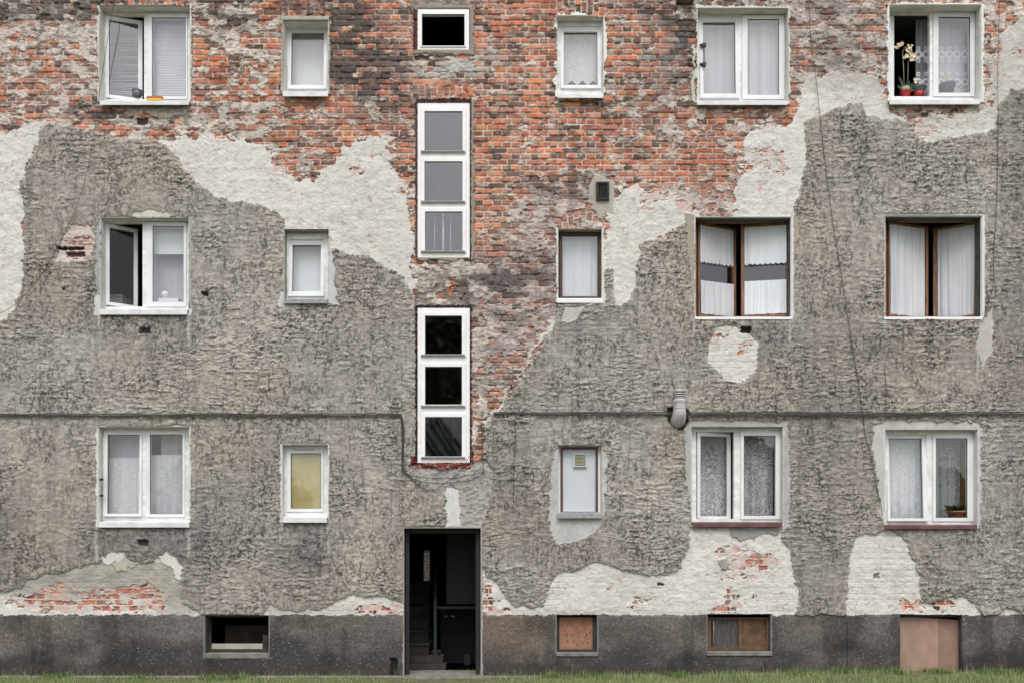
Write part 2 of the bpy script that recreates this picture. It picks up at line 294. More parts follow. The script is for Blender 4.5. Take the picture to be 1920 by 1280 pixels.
def build_facade(parent):
    h = .009
    xs = np.concatenate([np.arange(-9.6, WX(-60), .06), np.arange(WX(-60), WX(1980), h), np.arange(WX(1980), 9.6, .06)])
    p = .0775; z0 = WZ(38.3); dz = p / 10
    zc = np.arange(z0 - dz * math.ceil((z0 + .15) / dz), WZ(-35), dz)
    zs = np.concatenate([zc, np.arange(zc[-1] + .06, 12.6, .06)])
    X, Z = np.meshgrid(xs.astype(np.float32), zs.astype(np.float32))
    PX = X * K + 960; PY = 1262 - Z * K
    # jittered lookup for torn edges
    j1 = fbm(PX / 14, PY / 14, 11, 3) - .5; j2 = fbm(PX / 14, PY / 14, 21, 3) - .5
    j3 = vn(PX / 3.2, PY / 3.2, 31) - .5; j4 = vn(PX / 3.2, PY / 3.2, 32) - .5
    QX = PX + 11 * j1 + 2.5 * j3; QY = PY + 11 * j2 + 2.5 * j4
    RX = PX + 30 * j1 + 6 * j3; RY = PY + 24 * j2 + 5 * j4
    ex = np.zeros(X.shape, bool)
    for e in EX: ex |= inpoly(QX, QY, e)
    un = np.zeros(X.shape, bool)
    for e in UNDER: un |= inpoly(RX, RY, e)
    top = inpoly(QX, QY, E1)
    under = ex & (un | ~top)
    bits = np.zeros(X.shape, bool)
    for cx, cy, rx, ry in BITS: bits |= (np.abs((RX - cx) / rx) ** 3 + np.abs((RY - cy) / ry) ** 3) < 1
    # ---------------- bricks
    bx = X + .007 * (vn(X * 9, Z * 9, 41) - .5) + .004 * j3 / 1; bz = Z + .011 * (fbm(X * 1.7, Z * 2.2, 42, 2) - .5) + .003 * j4
    row = np.floor((bz - z0) / p); v = (bz - z0) / p - row
    odd = (row.astype(int) & 1) == 1
    r_off = np.sin(row * 12.9898) * 43758.5453; r_off = (r_off - np.floor(r_off))
    ln = np.where(odd, .25, .125)
    chip = .006 * sst(.55, .75, fbm(X * 12, Z * 16, 56, 3))
    uu = (bx + np.where(odd, .0625, 0) + .02 * r_off) / ln; col = np.floor(uu); u = uu - col
    vm = np.abs(v - .5) * p; um = np.abs(u - .5) * ln
    dv = p / 2 - vm; du = ln / 2 - um
    for (x0, x1, yt, yb, cy) in ARCH:
        cx = (x0 + x1) / 2; rr = np.hypot(RX * .25 + PX * .75 - cx, cy - PY); ang = np.arctan2(PX - cx, cy - PY)
        rb = cy - yb + 2; Rm = cy - (yt + yb) / 2
        ins = (rr > rb - 6) & (rr < cy - yt) & (PX > x0 + 6 * j1) & (PX < x1 + 6 * j2) & (PY < yb + 10) & (PY > yt - 8)
        a = ang * Rm / 11.6; ai = np.floor(a); au = a - ai
        seg = 17.5 + 0 * rr; s_off = np.where(ai.astype(int) & 1, 0, 9)
        si = np.floor((rr - rb + s_off) / seg); sv = (rr - rb + s_off) / seg - si
        row = np.where(ins, si + 900, row); col = np.where(ins, ai + cx, col)
        du = np.where(ins, (.5 - np.abs(au - .5)) * .083, du); dv = np.where(ins, (.5 - np.abs(sv - .5)) * .125, dv)
    def hsh(k):
        s = np.sin(row * 127.1 + col * 311.7 + k * 74.7) * 43758.5453; return (s - np.floor(s)).astype(np.float32)
    h1, h2, h3, h4 = hsh(1), hsh(2), hsh(3), hsh(4)
    edge = np.minimum(du, dv)
    jw = .0045 + .0035 * (fbm(X * 7, Z * 7, 51, 2) - .3)
    brick = sst(0, .0045, edge - jw - chip)
    faces_out = (brick > .4) & (h4 < .72) & (fbm(X * 14, Z * 20, 55, 3) > .40)
    thin = under & bits & ~faces_out
    under &= ~(bits & faces_out)
    cls = np.where(ex, np.where(under, 1, 0), 2)
    cls[PY > 1151.5 + 7 * j1 + 1.6 * j3] = 3
    pal = srgb([(202,124,94),(190,114,90),(182,122,104),(208,138,98),(168,106,90),(150,110,100),(122,94,84),(98,80,76),(170,138,130),(168,168,166)])
    cum = np.array([.15,.30,.45,.53,.62,.71,.83,.93,.985,1.0])
    orng = G(PX, PY, ORNG); pink = np.clip(G(PX, PY, PINK), 0, 1); soot = np.clip(G(PX, PY, SOOT), 0, 1)
    hh = np.clip(h1 * (1 - .55 * np.clip(orng, 0, 1)), 0, .9999)
    bc = pal[np.searchsorted(cum, hh)]
    fn = fbm(X * 28, Z * 34, 61, 3); fl = fbm(X * 3, Z * 4, 62, 3)
    bc = bc * (.80 + .40 * h2)[..., None] * (.80 + .40 * fn)[..., None]
    # smoke-dark face spots and pale bloom on individual bricks
    spot = sst(.56, .68, fbm(X * 16, Z * 22, 63, 3) + .12 * (h4 - .5)); bc = bc * (1 - .35 * spot)[..., None]
    bloom = sst(.60, .74, fbm(X * 11, Z * 15, 64, 3) + .15 * (h3 - .5)); bc = bc + (srgb((200,180,168)) - bc) * (.45 * bloom)[..., None]
    bc = bc + (srgb((160,132,126)) * (.8 + .4 * fn)[..., None] - bc) * (pink * .62)[..., None]
    mort = srgb((196,184,168)) * (.7 + .6 * fbm(X * 20, Z * 20, 65, 3))[..., None]
    mdark = sst(.55, .65, fbm(X * 9, Z * 16, 66, 3)); mort = mort * (1 - .55 * mdark)[..., None]
    bcol = mort + (bc - mort) * brick[..., None]
    sn = np.clip(soot * 1.5 * sst(.30, .62, .45 * h3 + .55 * fbm(X * 9, Z * 14, 67, 4)) + .15 * soot, 0, 1)
    # residue of render stuck on the brick
    near = np.zeros(X.shape, bool)
    for e in UNDER: near |= inpoly(PX + 95 * j1 + 8 * j3, PY + 80 * j2 + 8 * j4, e)
    Rm_ = np.clip(.05 + .82 * G(PX, PY, RES) + .38 * near * top, 0, .93)
    rn = uni(fbm(X * 7.5, Z * 12.5, 71, 6) + .03 * (h3 - .5) + .02 * (1 - brick))
    res = sst(-.03, .03, Rm_ - rn)
    dust = sst(-.32, .02, Rm_ - rn); bcol = bcol + (srgb((196,172,156)) * (.8 + .4 * fn)[..., None] - bcol) * (dust * .42)[..., None]
    rtex = fbm(X * 22, Z * 36, 72, 4)
    rcol = srgb((202,192,181)) * (.64 + .72 * rtex)[..., None]
    rcol = rcol * (1 - .45 * sst(.55, .70, fbm(X * 13, Z * 24, 73, 4)))[..., None]
    pk = np.clip(pink - .15, 0, 1); rcol = rcol + (srgb((176,160,158)) * (.45 + 1.1 * rtex)[..., None] - rcol) * (pk * .8)[..., None]
    ck = sst(.955, .985, 1 - np.abs(2 * fbm(X * 7, Z * 12, 75, 4) - 1)); rcol = rcol * (1 - .55 * ck)[..., None]
    bcol = bcol + (rcol - bcol) * res[..., None]
    bcol = bcol + (srgb((74,70,69)) * (.6 + .8 * fn)[..., None] - bcol) * (sn * .85)[..., None]
    # vertical dirt runs
    run = sst(.52, .75, fbm(X * 9, Z * .8, 74, 4)); bcol = bcol * (1 - .16 * run)[..., None]
    bcol = bcol * (.84 + .32 * fl)[..., None]
    Hb = -.009 * (1 - brick) * (1 + 1.0 * mdark) + (h2 - .5) * .007 + .004 * (fn - .5) - .012 * (h4 > .975)
    Hb = Hb + res * (.008 + .020 * (rtex - .5) - Hb)
    gb = np.clip(G(PX, PY, [(835,130,80,18,1.0),(920,115,30,14,.5),(1260,105,20,40,.3)]), 0, 1) * (h2 > .25) * brick; bcol = bcol + (srgb((172,174,170)) * (.8 + .4 * fn)[..., None] - bcol) * (gb * .85)[..., None]
    # ---------------- undercoat
    ut = fbm(X * 8, Z * 13, 81, 5); uf = fbm(X * 30, Z * 36, 82, 3); ul = fbm(X * 1.3, Z * 1.6, 83, 3)
    rid = 1 - np.abs(2 * fbm(X * 5, Z * 9, 84, 4) - 1)
    ucol = srgb((212,209,204)) * (.80 + .34 * ut + .22 * (uf - .5))[..., None]
    yel = sst(.5, .65, ul); ucol = ucol * (1 + yel[..., None] * (np.array([.95, .955, .93]) - 1))
    ucol = ucol * (1 - .22 * sst(.955, .995, rid))[..., None]
    fleck = sst(.73, .8, vn(X * 22, Z * 26, 85) * .7 + uf * .35) * (vn(X * 2, Z * 2, 86) > .45); ucol = ucol + (srgb((165,120,104)) - ucol) * (.45 * fleck)[..., None]
    joint = np.exp(-(np.minimum(dv, du * 1.6) / .006) ** 2) * (.25 + .75 * (top == 0)) * sst(.50, .66, fbm(X * 2.2, Z * 2.6, 87, 2)); ucol = ucol * (1 - .14 * joint)[..., None]
    upink = sst(.5, .75, pink + .3 * (uf - .5)); ucol = ucol + (srgb((188,162,150)) - ucol) * (.45 * upink * (top == 0))[..., None]
    ugr = np.clip(G(PX, PY, [(110,1080,170,34,1.2),(260,1082,90,26,1.0),(330,1130,40,30,.5),(650,1145,170,9,.3),(330,1100,20,40,.5),(1560,150,80,20,.4),(1800,120,200,90,.4),(1130,1150,200,8,.3),(970,720,60,60,.4)]), 0, 1)
    ucol = ucol + (srgb((152,146,137)) * (.6 + .8 * ut)[..., None] - ucol) * (ugr * .8)[..., None]
    ucol = ucol + (srgb((196,160,146)) * (.85 + .3 * uf)[..., None] - ucol) * (thin * .6 * sst(.35, .6, ut))[..., None]
    Hu = .014 - .005 * thin + .013 * (ut - .5) + .006 * (uf - .5) - .003 * sst(.955, .995, rid) - .003 * joint
    # ---------------- rough grey plaster thrown on in ledges
    zw = Z + .050 * (fbm(X * 3.2, Z * 7, 91, 3) - .5) + .050 * (fbm(X * 17, Z * 12, 92, 3) - .5)
    t = zw / .072 + 2.0 * fbm(X * .9, Z * 2.4, 93, 3); f = t - np.floor(t)
    lev = np.floor(t); m = sst(.36, .60, fbm(X * 7.0 + lev * 3.7, Z * 4 + lev * 5.1, 94, 4))
    saw = (1 - f) ** 1.3 * sst(0, .10, f)
    fin = fbm(X * 34, Z * 38, 95, 4); med = fbm(X * 11, Z * 22, 96, 4)
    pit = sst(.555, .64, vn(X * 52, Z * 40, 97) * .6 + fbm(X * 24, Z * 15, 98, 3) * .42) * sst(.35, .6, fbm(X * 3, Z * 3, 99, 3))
    drip = sst(.62, .74, fbm(X * 36, Z * 9, 101, 3))
    flat = sst(.55, .7, fbm(X * 1.1, Z * 1.5, 102, 3)) * .5
    amp = 1 - flat
    wx = X + .02 * (fbm(X * 9, Z * 9, 151, 2) - .5); wz = Z + .03 * (fbm(X * 10, Z * 6, 152, 2) - .5)
    s1 = sst(.500, .575, fbm(wx * 12, wz * 30, 153, 4)); s2 = sst(.52, .60, fbm(wx * 26, wz * 52, 154, 3))
    patchy = .25 + .75 * sst(.36, .62, fbm(X * 1.8, Z * 2.6, 155, 4))
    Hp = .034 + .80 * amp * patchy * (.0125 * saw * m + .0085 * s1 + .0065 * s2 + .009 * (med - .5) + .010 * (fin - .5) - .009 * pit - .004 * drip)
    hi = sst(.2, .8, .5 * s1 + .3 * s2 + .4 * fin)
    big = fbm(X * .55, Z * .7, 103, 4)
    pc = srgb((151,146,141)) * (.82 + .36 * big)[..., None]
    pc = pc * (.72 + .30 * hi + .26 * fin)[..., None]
    crust = sst(.56, .68, fbm(X * 24, Z * 36, 108, 3)); pc = pc + (srgb((204,198,184)) - pc) * (.36 * crust)[..., None]
    under_ledge = (1 - sst(0, .16, 1 - f)) * m
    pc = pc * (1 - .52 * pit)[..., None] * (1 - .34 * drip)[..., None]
    blu = fbm(X * .8, Z * 1.0, 104, 3)[..., None]; pc = pc * (np.array([1.015, 1.0, .97]) + (blu - .5) * np.array([-.09, 0, .09]))
    dk = .85 * np.clip(G(PX, PY, DARK), 0, 1) * (.55 + .9 * fbm(X * 5, Z * .9, 105, 4)) + .55 * sst(.56, .78, fbm(X * 7, Z * .45, 106, 4)) * (.3 + .7 * fbm(X * 1.1, Z * 1.3, 109, 2))
    dk = np.clip(dk, 0, 1); pc = pc * (1 + dk[..., None] * (np.array([.56, .57, .60]) - 1))
    li = np.clip(G(PX, PY, LITE), 0, 1); pc = pc * (1 + .32 * li)[..., None]
    # white runs from sill ends
    for (sx, sy, ln_) in [(187,592,90),(355,592,60),(183,990,110),(356,990,60),(528,982,40),(616,982,70),(1480,600,50),(1657,600,40),(1830,665,60),(1300,600,30)]:
        wv = np.exp(-((PX - sx - 4 * j1) / 2.6) ** 2) * sst(0, .3, 1 - (PY - sy) / ln_) * (PY > sy) * (fbm(X * 40, Z * 6, 107, 2) > .42)
        pc = pc + (srgb((196,194,190)) - pc) * (wv * .6)[..., None]
    # ---------------- plinth with washed aggregate
    z_ = np.clip(Z / .79, 0, 1); pn = fbm(X * 1.2, Z * 2.5, 111, 4); pf = fbm(X * 45, Z * 45, 112, 2)
    wet = sst(.05, .95, (1 - z_) + 1.9 * (pn - .5))
    lc = srgb((106,102,98)) * (.50 + .9 * pf)[..., None] * (.55 + .9 * fbm(X * 1.8, Z * 2.6, 113, 5))[..., None]; lc = lc + (srgb((68,66,67)) * (.7 + .5 * pf)[..., None] - lc) * wet[..., None]
    brn = np.clip(G(PX, PY, [(960,1180,60,60,.9),(1240,1190,120,30,.3),(60,1190,90,30,.3),(1500,1180,60,30,.3),(600,1170,90,20,.2)]), 0, 1); lc = lc + (srgb((122,104,90)) * (.6 + .7 * pf)[..., None] - lc) * (brn * .7 * (1 - .6 * wet))[..., None]
    rs = np.random.RandomState(5); sp = rs.rand(*X.shape); dens = .003 + .005 * sst(.45, .65, pn)
    lc = np.where((sp < dens)[..., None], srgb((188,186,182)), lc); lc = np.where((sp > 1 - .02)[..., None], lc * .45, lc)
    lc = lc * (1 - .35 * sst(.50, .68, fbm(X * 3.5, Z * 1.1, 114, 4)))[..., None]; mud = sst(.03, 0, Z - .10 - .16 * (fbm(X * 2, X * 0 + 3, 115, 4) - .5)); lc = lc + (srgb((70,64,56)) * (.6 + .7 * pf)[..., None] - lc) * (.55 * mud)[..., None]
    seam = np.exp(-((PX - 1587.5) / 1.0) ** 2) * (PY > 1165); lc = lc * (1 - .7 * seam)[..., None]
    Hl = .022 + .005 * (pf - .5) + .004 * (pn - .5) - .006 * seam - .004 * (PY < 1154)
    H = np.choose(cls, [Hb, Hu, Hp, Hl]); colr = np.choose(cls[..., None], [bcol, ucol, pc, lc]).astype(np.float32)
    # a broken plaster edge is pale and crumbly
    e2 = (cls == 2).astype(np.float32); b = e2.copy()
    for ax in (0, 1):
        for s_ in (1, 2, 3): b = np.minimum(b, np.minimum(np.roll(e2, s_, ax), np.roll(e2, -s_, ax)))
    rimm = (e2 - b) * (vn(X * 18, Z * 18, 121) > .35) * (PY < 1146)
    colr += (srgb((186,181,172)) - colr) * (rimm * .35)[..., None]; H = H - .006 * rimm
    crack = np.zeros(X.shape, np.float32)
    # ---------------- smooth cement
    ct = fbm(X * 9, Z * 9, 131, 4); cf = fbm(X * 40, Z * 40, 132, 3)
    for poly, c in CEM:
        q = inpoly(QX, QY, poly) & (PY < 1150)
        cc = srgb(c) * (.72 + .36 * ct + .22 * cf)[..., None]
        k = q.astype(np.float32)
        if c == (172,166,155): dh = .008 + .006 * (ct - .5)
        elif c in ((158,152,146), (168,165,160), (150,141,132), (158,150,140)):
            cc = cc * (1 - .40 * sst(.52, .64, rtex))[..., None]; dh = .014 + .018 * (rtex - .5)
        else: dh = .026 + .004 * (ct - .5) + .002 * (cf - .5)
        colr = np.where(q[..., None], cc, colr); H = np.where(q, dh, H); cls = np.where(q, 2, cls)
    for key, l, tt, r, bb, c, rag in RIM:
        x0, y0, x1, y1 = OPEN[key]; jx = rag * 3.0 * j1 + rag * .8 * j3; jy = rag * 3.0 * j2 + rag * .8 * j4
        q = (PX > x0 - l + jx) & (PX < x1 + r + jx) & (PY > y0 - tt + jy) & (PY < y1 + bb + jy)
        cc = srgb(c) * (.78 + .25 * ct + .2 * cf)[..., None]
        colr = np.where(q[..., None], cc, colr); H = np.where(q, .024 + .006 * (ct - .5), H); cls = np.where(q & (cls < 3), 2, cls)
    # dark red old paint round the stair windows
    for (x0, y0, x1, y1, c) in [(775,20,783,97,(84,52,46)),(780,185,884,194,(66,40,40)),(771,855,782,872,(98,50,44)),(779,867,884,879,(120,62,54)),(880,845,888,872,(110,58,50)),(779,190,783,486,(70,60,56)),(881,190,884,490,(60,55,52)),(779,574,783,867,(60,52,50)),(779,572,884,578,(50,46,45)),(881,574,885,867,(72,60,56))]:
        q = (PX > x0 + 3 * j3) & (PX < x1 + 3 * j3) & (PY > y0 + 3 * j4) & (PY < y1 + 3 * j4) & (fin > .38 if c[0] > 100 else fin > 0)
        colr = np.where(q[..., None], srgb(c) * (.7 + .6 * fin)[..., None], colr)
    for (x0, y0, x1, y1, c) in HOLES:
        q = (PX > x0 + 3 * j3) & (PX < x1 + 3 * j3) & (PY > y0 + 3 * j4) & (PY < y1 + 3 * j4)
        colr = np.where(q[..., None], srgb(c) * (.7 + .6 * fin)[..., None], colr); H = np.where(q, -.02, H)
    rust = inpoly(QX, QY, [(846,520),(850,530),(852,548),(846,556),(840,552),(844,538)]); colr = np.where(rust[..., None], srgb((168,112,84)), colr)
    bd = inpoly(QX, QY, [(1253,766),(1262,764),(1290,768),(1288,790),(1282,806),(1262,798),(1253,792)]); colr = np.where(bd[..., None], srgb((62,56,50)) * (.6 + .8 * fin)[..., None], colr); H = np.where(bd, .0, H)
    colr = np.clip(colr, .008, .86)
    Y = -H
    # ---------------- cut the openings; rim vertices snap to the opening and turn in
    inside = np.zeros(X.shape, bool)
    for x0, y0, x1, y1 in OPEN.values():
        ax0, ax1, az0, az1 = WX(x0), WX(x1), WZ(y1), WZ(y0)
        q = (X > ax0) & (X < ax1) & (Z > az0) & (Z < az1)
        ii, jj = np.where(q)
        if not len(ii): continue
        i0, i1, j0, j1_ = ii.min(), ii.max(), jj.min(), jj.max()
        inside[i0 + 1:i1, j0 + 1:j1_] = True
        X[i0:i1 + 1, j0] = ax0; X[i0:i1 + 1, j1_] = ax1; Z[i0, j0:j1_ + 1] = az0; Z[i1, j0:j1_ + 1] = az1
        Y[i0:i1 + 1, [j0, j1_]] = .022; Y[[i0, i1], j0:j1_ + 1] = .022
    nz, nx = X.shape
    idx = np.arange(nz * nx).reshape(nz, nx)
    q = np.stack([idx[:-1, :-1], idx[:-1, 1:], idx[1:, 1:], idx[1:, :-1]], -1).reshape(-1, 4)
    dead = (inside[:-1, :-1] | inside[:-1, 1:] | inside[1:, 1:] | inside[1:, :-1])
    # faces spanned only by rim vertices of an opening lie inside it
    allin = np.zeros(dead.shape, bool)
    for x0, y0, x1, y1 in OPEN.values():
        cx_ = (X[:-1, :-1] + X[1:, 1:]) / 2; cz_ = (Z[:-1, :-1] + Z[1:, 1:]) / 2
        allin |= (cx_ > WX(x0) + .0005) & (cx_ < WX(x1) - .0005) & (cz_ > WZ(y1) + .0005) & (cz_ < WZ(y0) - .0005) & (Y[:-1, :-1] > .02) & (Y[1:, 1:] > .02)
    live = ~(dead | allin).reshape(-1)
    fc = cls[:-1, :-1].reshape(-1)
    co = np.stack([X, Y, Z], -1).reshape(-1, 3).astype(np.float32); cf_ = colr.reshape(-1, 3)
    names = ['brickwork', 'undercoat', 'plaster', 'plinth']; labs = ['bare red brick laid open where the plaster has fallen', 'pale smooth undercoat left under the fallen plaster', 'rough grey plaster still holding on the wall', 'dark washed-stone plinth along the ground']
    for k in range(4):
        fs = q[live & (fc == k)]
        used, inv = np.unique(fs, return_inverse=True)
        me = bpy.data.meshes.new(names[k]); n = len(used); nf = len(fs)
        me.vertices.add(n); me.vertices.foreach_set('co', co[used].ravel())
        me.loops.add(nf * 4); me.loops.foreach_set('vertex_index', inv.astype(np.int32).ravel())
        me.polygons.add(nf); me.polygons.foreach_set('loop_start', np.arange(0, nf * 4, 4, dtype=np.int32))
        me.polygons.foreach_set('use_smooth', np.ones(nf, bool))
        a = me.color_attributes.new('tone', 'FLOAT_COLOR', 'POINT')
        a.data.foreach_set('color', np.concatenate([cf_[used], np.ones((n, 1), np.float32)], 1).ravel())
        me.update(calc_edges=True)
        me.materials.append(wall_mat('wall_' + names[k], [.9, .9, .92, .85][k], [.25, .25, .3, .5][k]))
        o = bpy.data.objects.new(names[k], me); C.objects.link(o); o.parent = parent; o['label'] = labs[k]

def wall_mat(name, rough, bump):
    m = bpy.data.materials.new(name); m.use_nodes = True; nt = m.node_tree; L = nt.links.new; p = nt.nodes['Principled BSDF']
    p.inputs['Roughness'].default_value = rough; p.inputs['Specular IOR Level'].default_value = .25
    a = nt.nodes.new('ShaderNodeAttribute'); a.attribute_name = 'tone'
    g = nt.nodes.new('ShaderNodeNewGeometry')
    n = nt.nodes.new('ShaderNodeTexNoise'); n.inputs['Scale'].default_value = 170; n.inputs['Detail'].default_value = 5; L(g.outputs['Position'], n.inputs['Vector'])
    r = nt.nodes.new('ShaderNodeMapRange'); r.inputs[1].default_value = .3; r.inputs[2].default_value = .7; r.inputs[3].default_value = .78; r.inputs[4].default_value = 1.2
    L(n.outputs[0], r.inputs[0])
    mx = nt.nodes.new('ShaderNodeVectorMath'); mx.operation = 'SCALE'; L(a.outputs['Color'], mx.inputs[0]); L(r.outputs[0], mx.inputs['Scale'])
    L(mx.outputs[0], p.inputs['Base Color'])
    b = nt.nodes.new('ShaderNodeBump'); b.inputs['Strength'].default_value = bump; b.inputs['Distance'].default_value = .006
    L(n.outputs[0], b.inputs['Height']); L(b.outputs[0], p.inputs['Normal'])
    return m

# ------------------------------------------------------------------ materials
M = {}
M['pvc'] = mat('white_pvc', (238, 240, 240), .35, .04, 7, bump=.03, bscale=20, col2=(210, 210, 205), stretch=(1, 1, 2))
M['pvcs'] = mat('sash_pvc', (230, 232, 233), .35, .04, 3, col2=(218, 220, 220))
M['paint'] = mat('white_paint', (240, 240, 241), .5, .05, 5, bump=.08, bscale=40, col2=(230, 229, 228))
M['oldpaint'] = mat('old_grey_paint', (150, 152, 152), .6, .2, 20, bump=.3, bscale=60)
M['sealshade'] = mat('gasket_and_gap_shade', (54, 56, 58), .7, .1)  # pane seals, and the painted shade line round shut sashes
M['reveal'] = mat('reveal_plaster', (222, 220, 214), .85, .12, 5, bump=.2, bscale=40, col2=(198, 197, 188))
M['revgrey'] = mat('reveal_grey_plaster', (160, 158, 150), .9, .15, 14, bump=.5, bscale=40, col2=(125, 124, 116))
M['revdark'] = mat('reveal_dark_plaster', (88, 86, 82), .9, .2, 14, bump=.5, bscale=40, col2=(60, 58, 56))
M['doorjamb'] = mat('dark_door_jamb', (46, 44, 46), .7, .2, 10)
M['wood'] = mat('varnished_wood', (150, 108, 76), .55, .3, 6, stretch=(9, 9, 1), col2=(96, 66, 50), bump=.1, bscale=20)
M['wooddk'] = mat('weathered_dark_wood', (96, 66, 50), .6, .3, 6, stretch=(9, 9, 1), col2=(62, 46, 38), bump=.2, bscale=20)
M['maroon'] = mat('maroon_frame_paint', (96, 58, 58), .45, .15, 8, col2=(78, 48, 48))
M['sillmar'] = mat('maroon_sill', (116, 78, 82), .45, .15, 8, col2=(94, 62, 66))
M['alu'] = mat('sill_sheet', (226, 228, 228), .4, .06, 6, col2=(204, 206, 206))
M['sillgrey'] = mat('weathered_sill', (176, 178, 180), .7, .2, 10, stretch=(2, 2, 30), col2=(120, 122, 124), bump=.4, bscale=30)
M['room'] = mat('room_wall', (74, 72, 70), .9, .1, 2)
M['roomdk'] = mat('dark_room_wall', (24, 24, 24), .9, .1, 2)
M['black'] = mat('black_metal', (34, 35, 38), .4, .1)
M['glass'] = glass_mat('window_glass', 2.0)
M['glassold'] = glass_mat('stair_glass', 3.1, wav=.04); M['glasslow'] = glass_mat('clear_glass', .6)
M['panel'] = mat('white_panel', (196, 202, 206), .5, .04, 3)
M['yellowfilm'] = mat('yellow_paper', (196, 184, 132), .6, .15, 5, col2=(178, 166, 112), bump=.6, bscale=9)
M['cable'] = mat('cable_rubber', (66, 63, 61), .7, .15, 20)
M['pipe'] = mat('galvanised_pipe', (206, 206, 208), .5, .12, 9, col2=(168, 163, 160))
M['pipedk'] = mat('pipe_slot', (40, 42, 40), .7, .1)
M['board'] = mat('rusty_board', (162, 122, 98), .75, .2, 12, col2=(138, 98, 76), bump=.2, bscale=50)
M['boardpink'] = mat('pinkish_panel', (172, 142, 127), .75, .1, 3.5, col2=(150, 121, 107), bump=.15, bscale=30, stretch=(1.6, 1, .7))
M['boardpink2'] = mat('darker_pinkish_panel', (150, 120, 106), .7, .15, 4, col2=(128, 100, 88), bump=.15, bscale=30)
M['dimboard'] = mat('dim_brown_board', (56, 42, 34), .85, .3, 5, col2=(22, 19, 17))
M['boardbr'] = mat('brown_board', (112, 84, 64), .8, .25, 9, col2=(82, 60, 46), bump=.2, bscale=40)
M['boardgr'] = mat('grey_plank', (98, 94, 90), .85, .35, 5, stretch=(14, 14, 1), col2=(56, 54, 52), bump=.4, bscale=12)
M['board_pale'] = mat('pale_board', (178, 176, 164), .8, .1, 6)
M['frame_dk'] = mat('basement_dark_frame', (66, 60, 55), .8, .25, 12, col2=(42, 39, 36))
M['step'] = mat('worn_step', (66, 61, 54), .8, .25, 9, col2=(46, 43, 39), bump=.2)
M['stairrail'] = mat('green_rail_paint', (48, 62, 56), .6, .1)
M['innerdoor'] = mat('grey_inner_leaf', (50, 50, 53), .7, .06, 3)
M['sheer'] = cloth_mat('sheer_curtain', op=.74, fold=.10, fscale=22)
M['dense'] = cloth_mat('dense_curtain', (238, 242, 246), op=.93, fold=.06, fscale=12)
M['lace'] = cloth_mat('lace_curtain', op=.84, lace=.30, lscale=30, fold=.10, fscale=14)
M['lace2'] = cloth_mat('heavy_lace_curtain', (226, 228, 230), op=.68, lace=.7, lscale=5, fold=.18, fscale=9, contour=True)
M['greyveil'] = cloth_mat('grey_veil', (214, 215, 222), op=.86, fold=.08, fscale=18)
M['voile'] = cloth_mat('white_voile', op=.90, lace=.2, lscale=14, fold=.08, fscale=18)
M['thinveil'] = cloth_mat('thin_veil', (220, 224, 228), op=.62, lace=.25, lscale=14, fold=.16, fscale=26)
M['trim'] = cloth_mat('lace_trim', (246, 247, 250), op=.9, lace=.3, lscale=60, fold=.05)
M['ochre'] = cloth_mat('ochre_drape', (190, 152, 104), op=1.0, fold=.0)
M['blind'] = mat('blind_slat', (228, 229, 236), .5, .05, 3)
M['roller'] = mat('roller_blind', (232, 236, 238), .8, .03, 3)
M['clay'] = mat('terracotta', (150, 96, 78), .8, .15, 12)
M['red'] = mat('red_pot', (196, 44, 40), .4, .1, 12)
M['potgrey'] = mat('grey_pot', (104, 108, 116), .5, .1, 12)
M['leaf'] = mat('leaf_green', (62, 82, 50), .5, .3, 18, col2=(36, 54, 32))
M['petal'] = mat('cream_petal', (240, 230, 200), .6, .15, 40, col2=(226, 204, 172))
M['stalk'] = mat('pale_stalk', (150, 148, 120), .6, .1)
M['lampw'] = mat('white_lamp', (236, 236, 240), .5, .02)
M['yellow'] = mat('yellow_plastic', (244, 186, 40), .4, .05)
M['orange'] = mat('orange_plastic', (214, 96, 48), .5, .1)
M['concrete'] = mat('concrete_strip', (138, 134, 126), .9, .2, 7, col2=(104, 101, 94), bump=.5, bscale=50)
M['dotyel'] = mat('dot_yellow', (206, 186, 120), .5)
M['roofm'] = mat('roof_tile', (110, 60, 48), .8, .2, 4)

# ------------------------------------------------------------------ the building
B = empty('apartment_building'); meta(B, 'weathered three-storey apartment block with crumbling grey plaster over red brick', 'building')
build_facade(B)

def frame_T(O, U, W):
    O, U, W = Vector(O), Vector(U).normalized(), Vector(W).normalized(); N = W.cross(U).normalized() * -1
    return lambda u, n, w_: tuple(O + U * u + N * n + W * w_)      # n grows into the building

WIN = {}
def reveal(parent, key, depth, m):
    x0, y0, x1, y1 = OPEN[key]; a, b, c, e = WX(x0), WX(x1), WZ(y1), WZ(y0); q = MB(); t = .04; s = .002
    q.box(a - t, a + s, .015, depth, c - t, e + t); q.box(b - s, b + t, .015, depth, c - t, e + t)
    q.box(a + s, b - s, .015, depth, e - s, e + t); q.box(a + s, b - s, .015, depth, c - t, c + s)
    return q.build('reveal', m, parent)

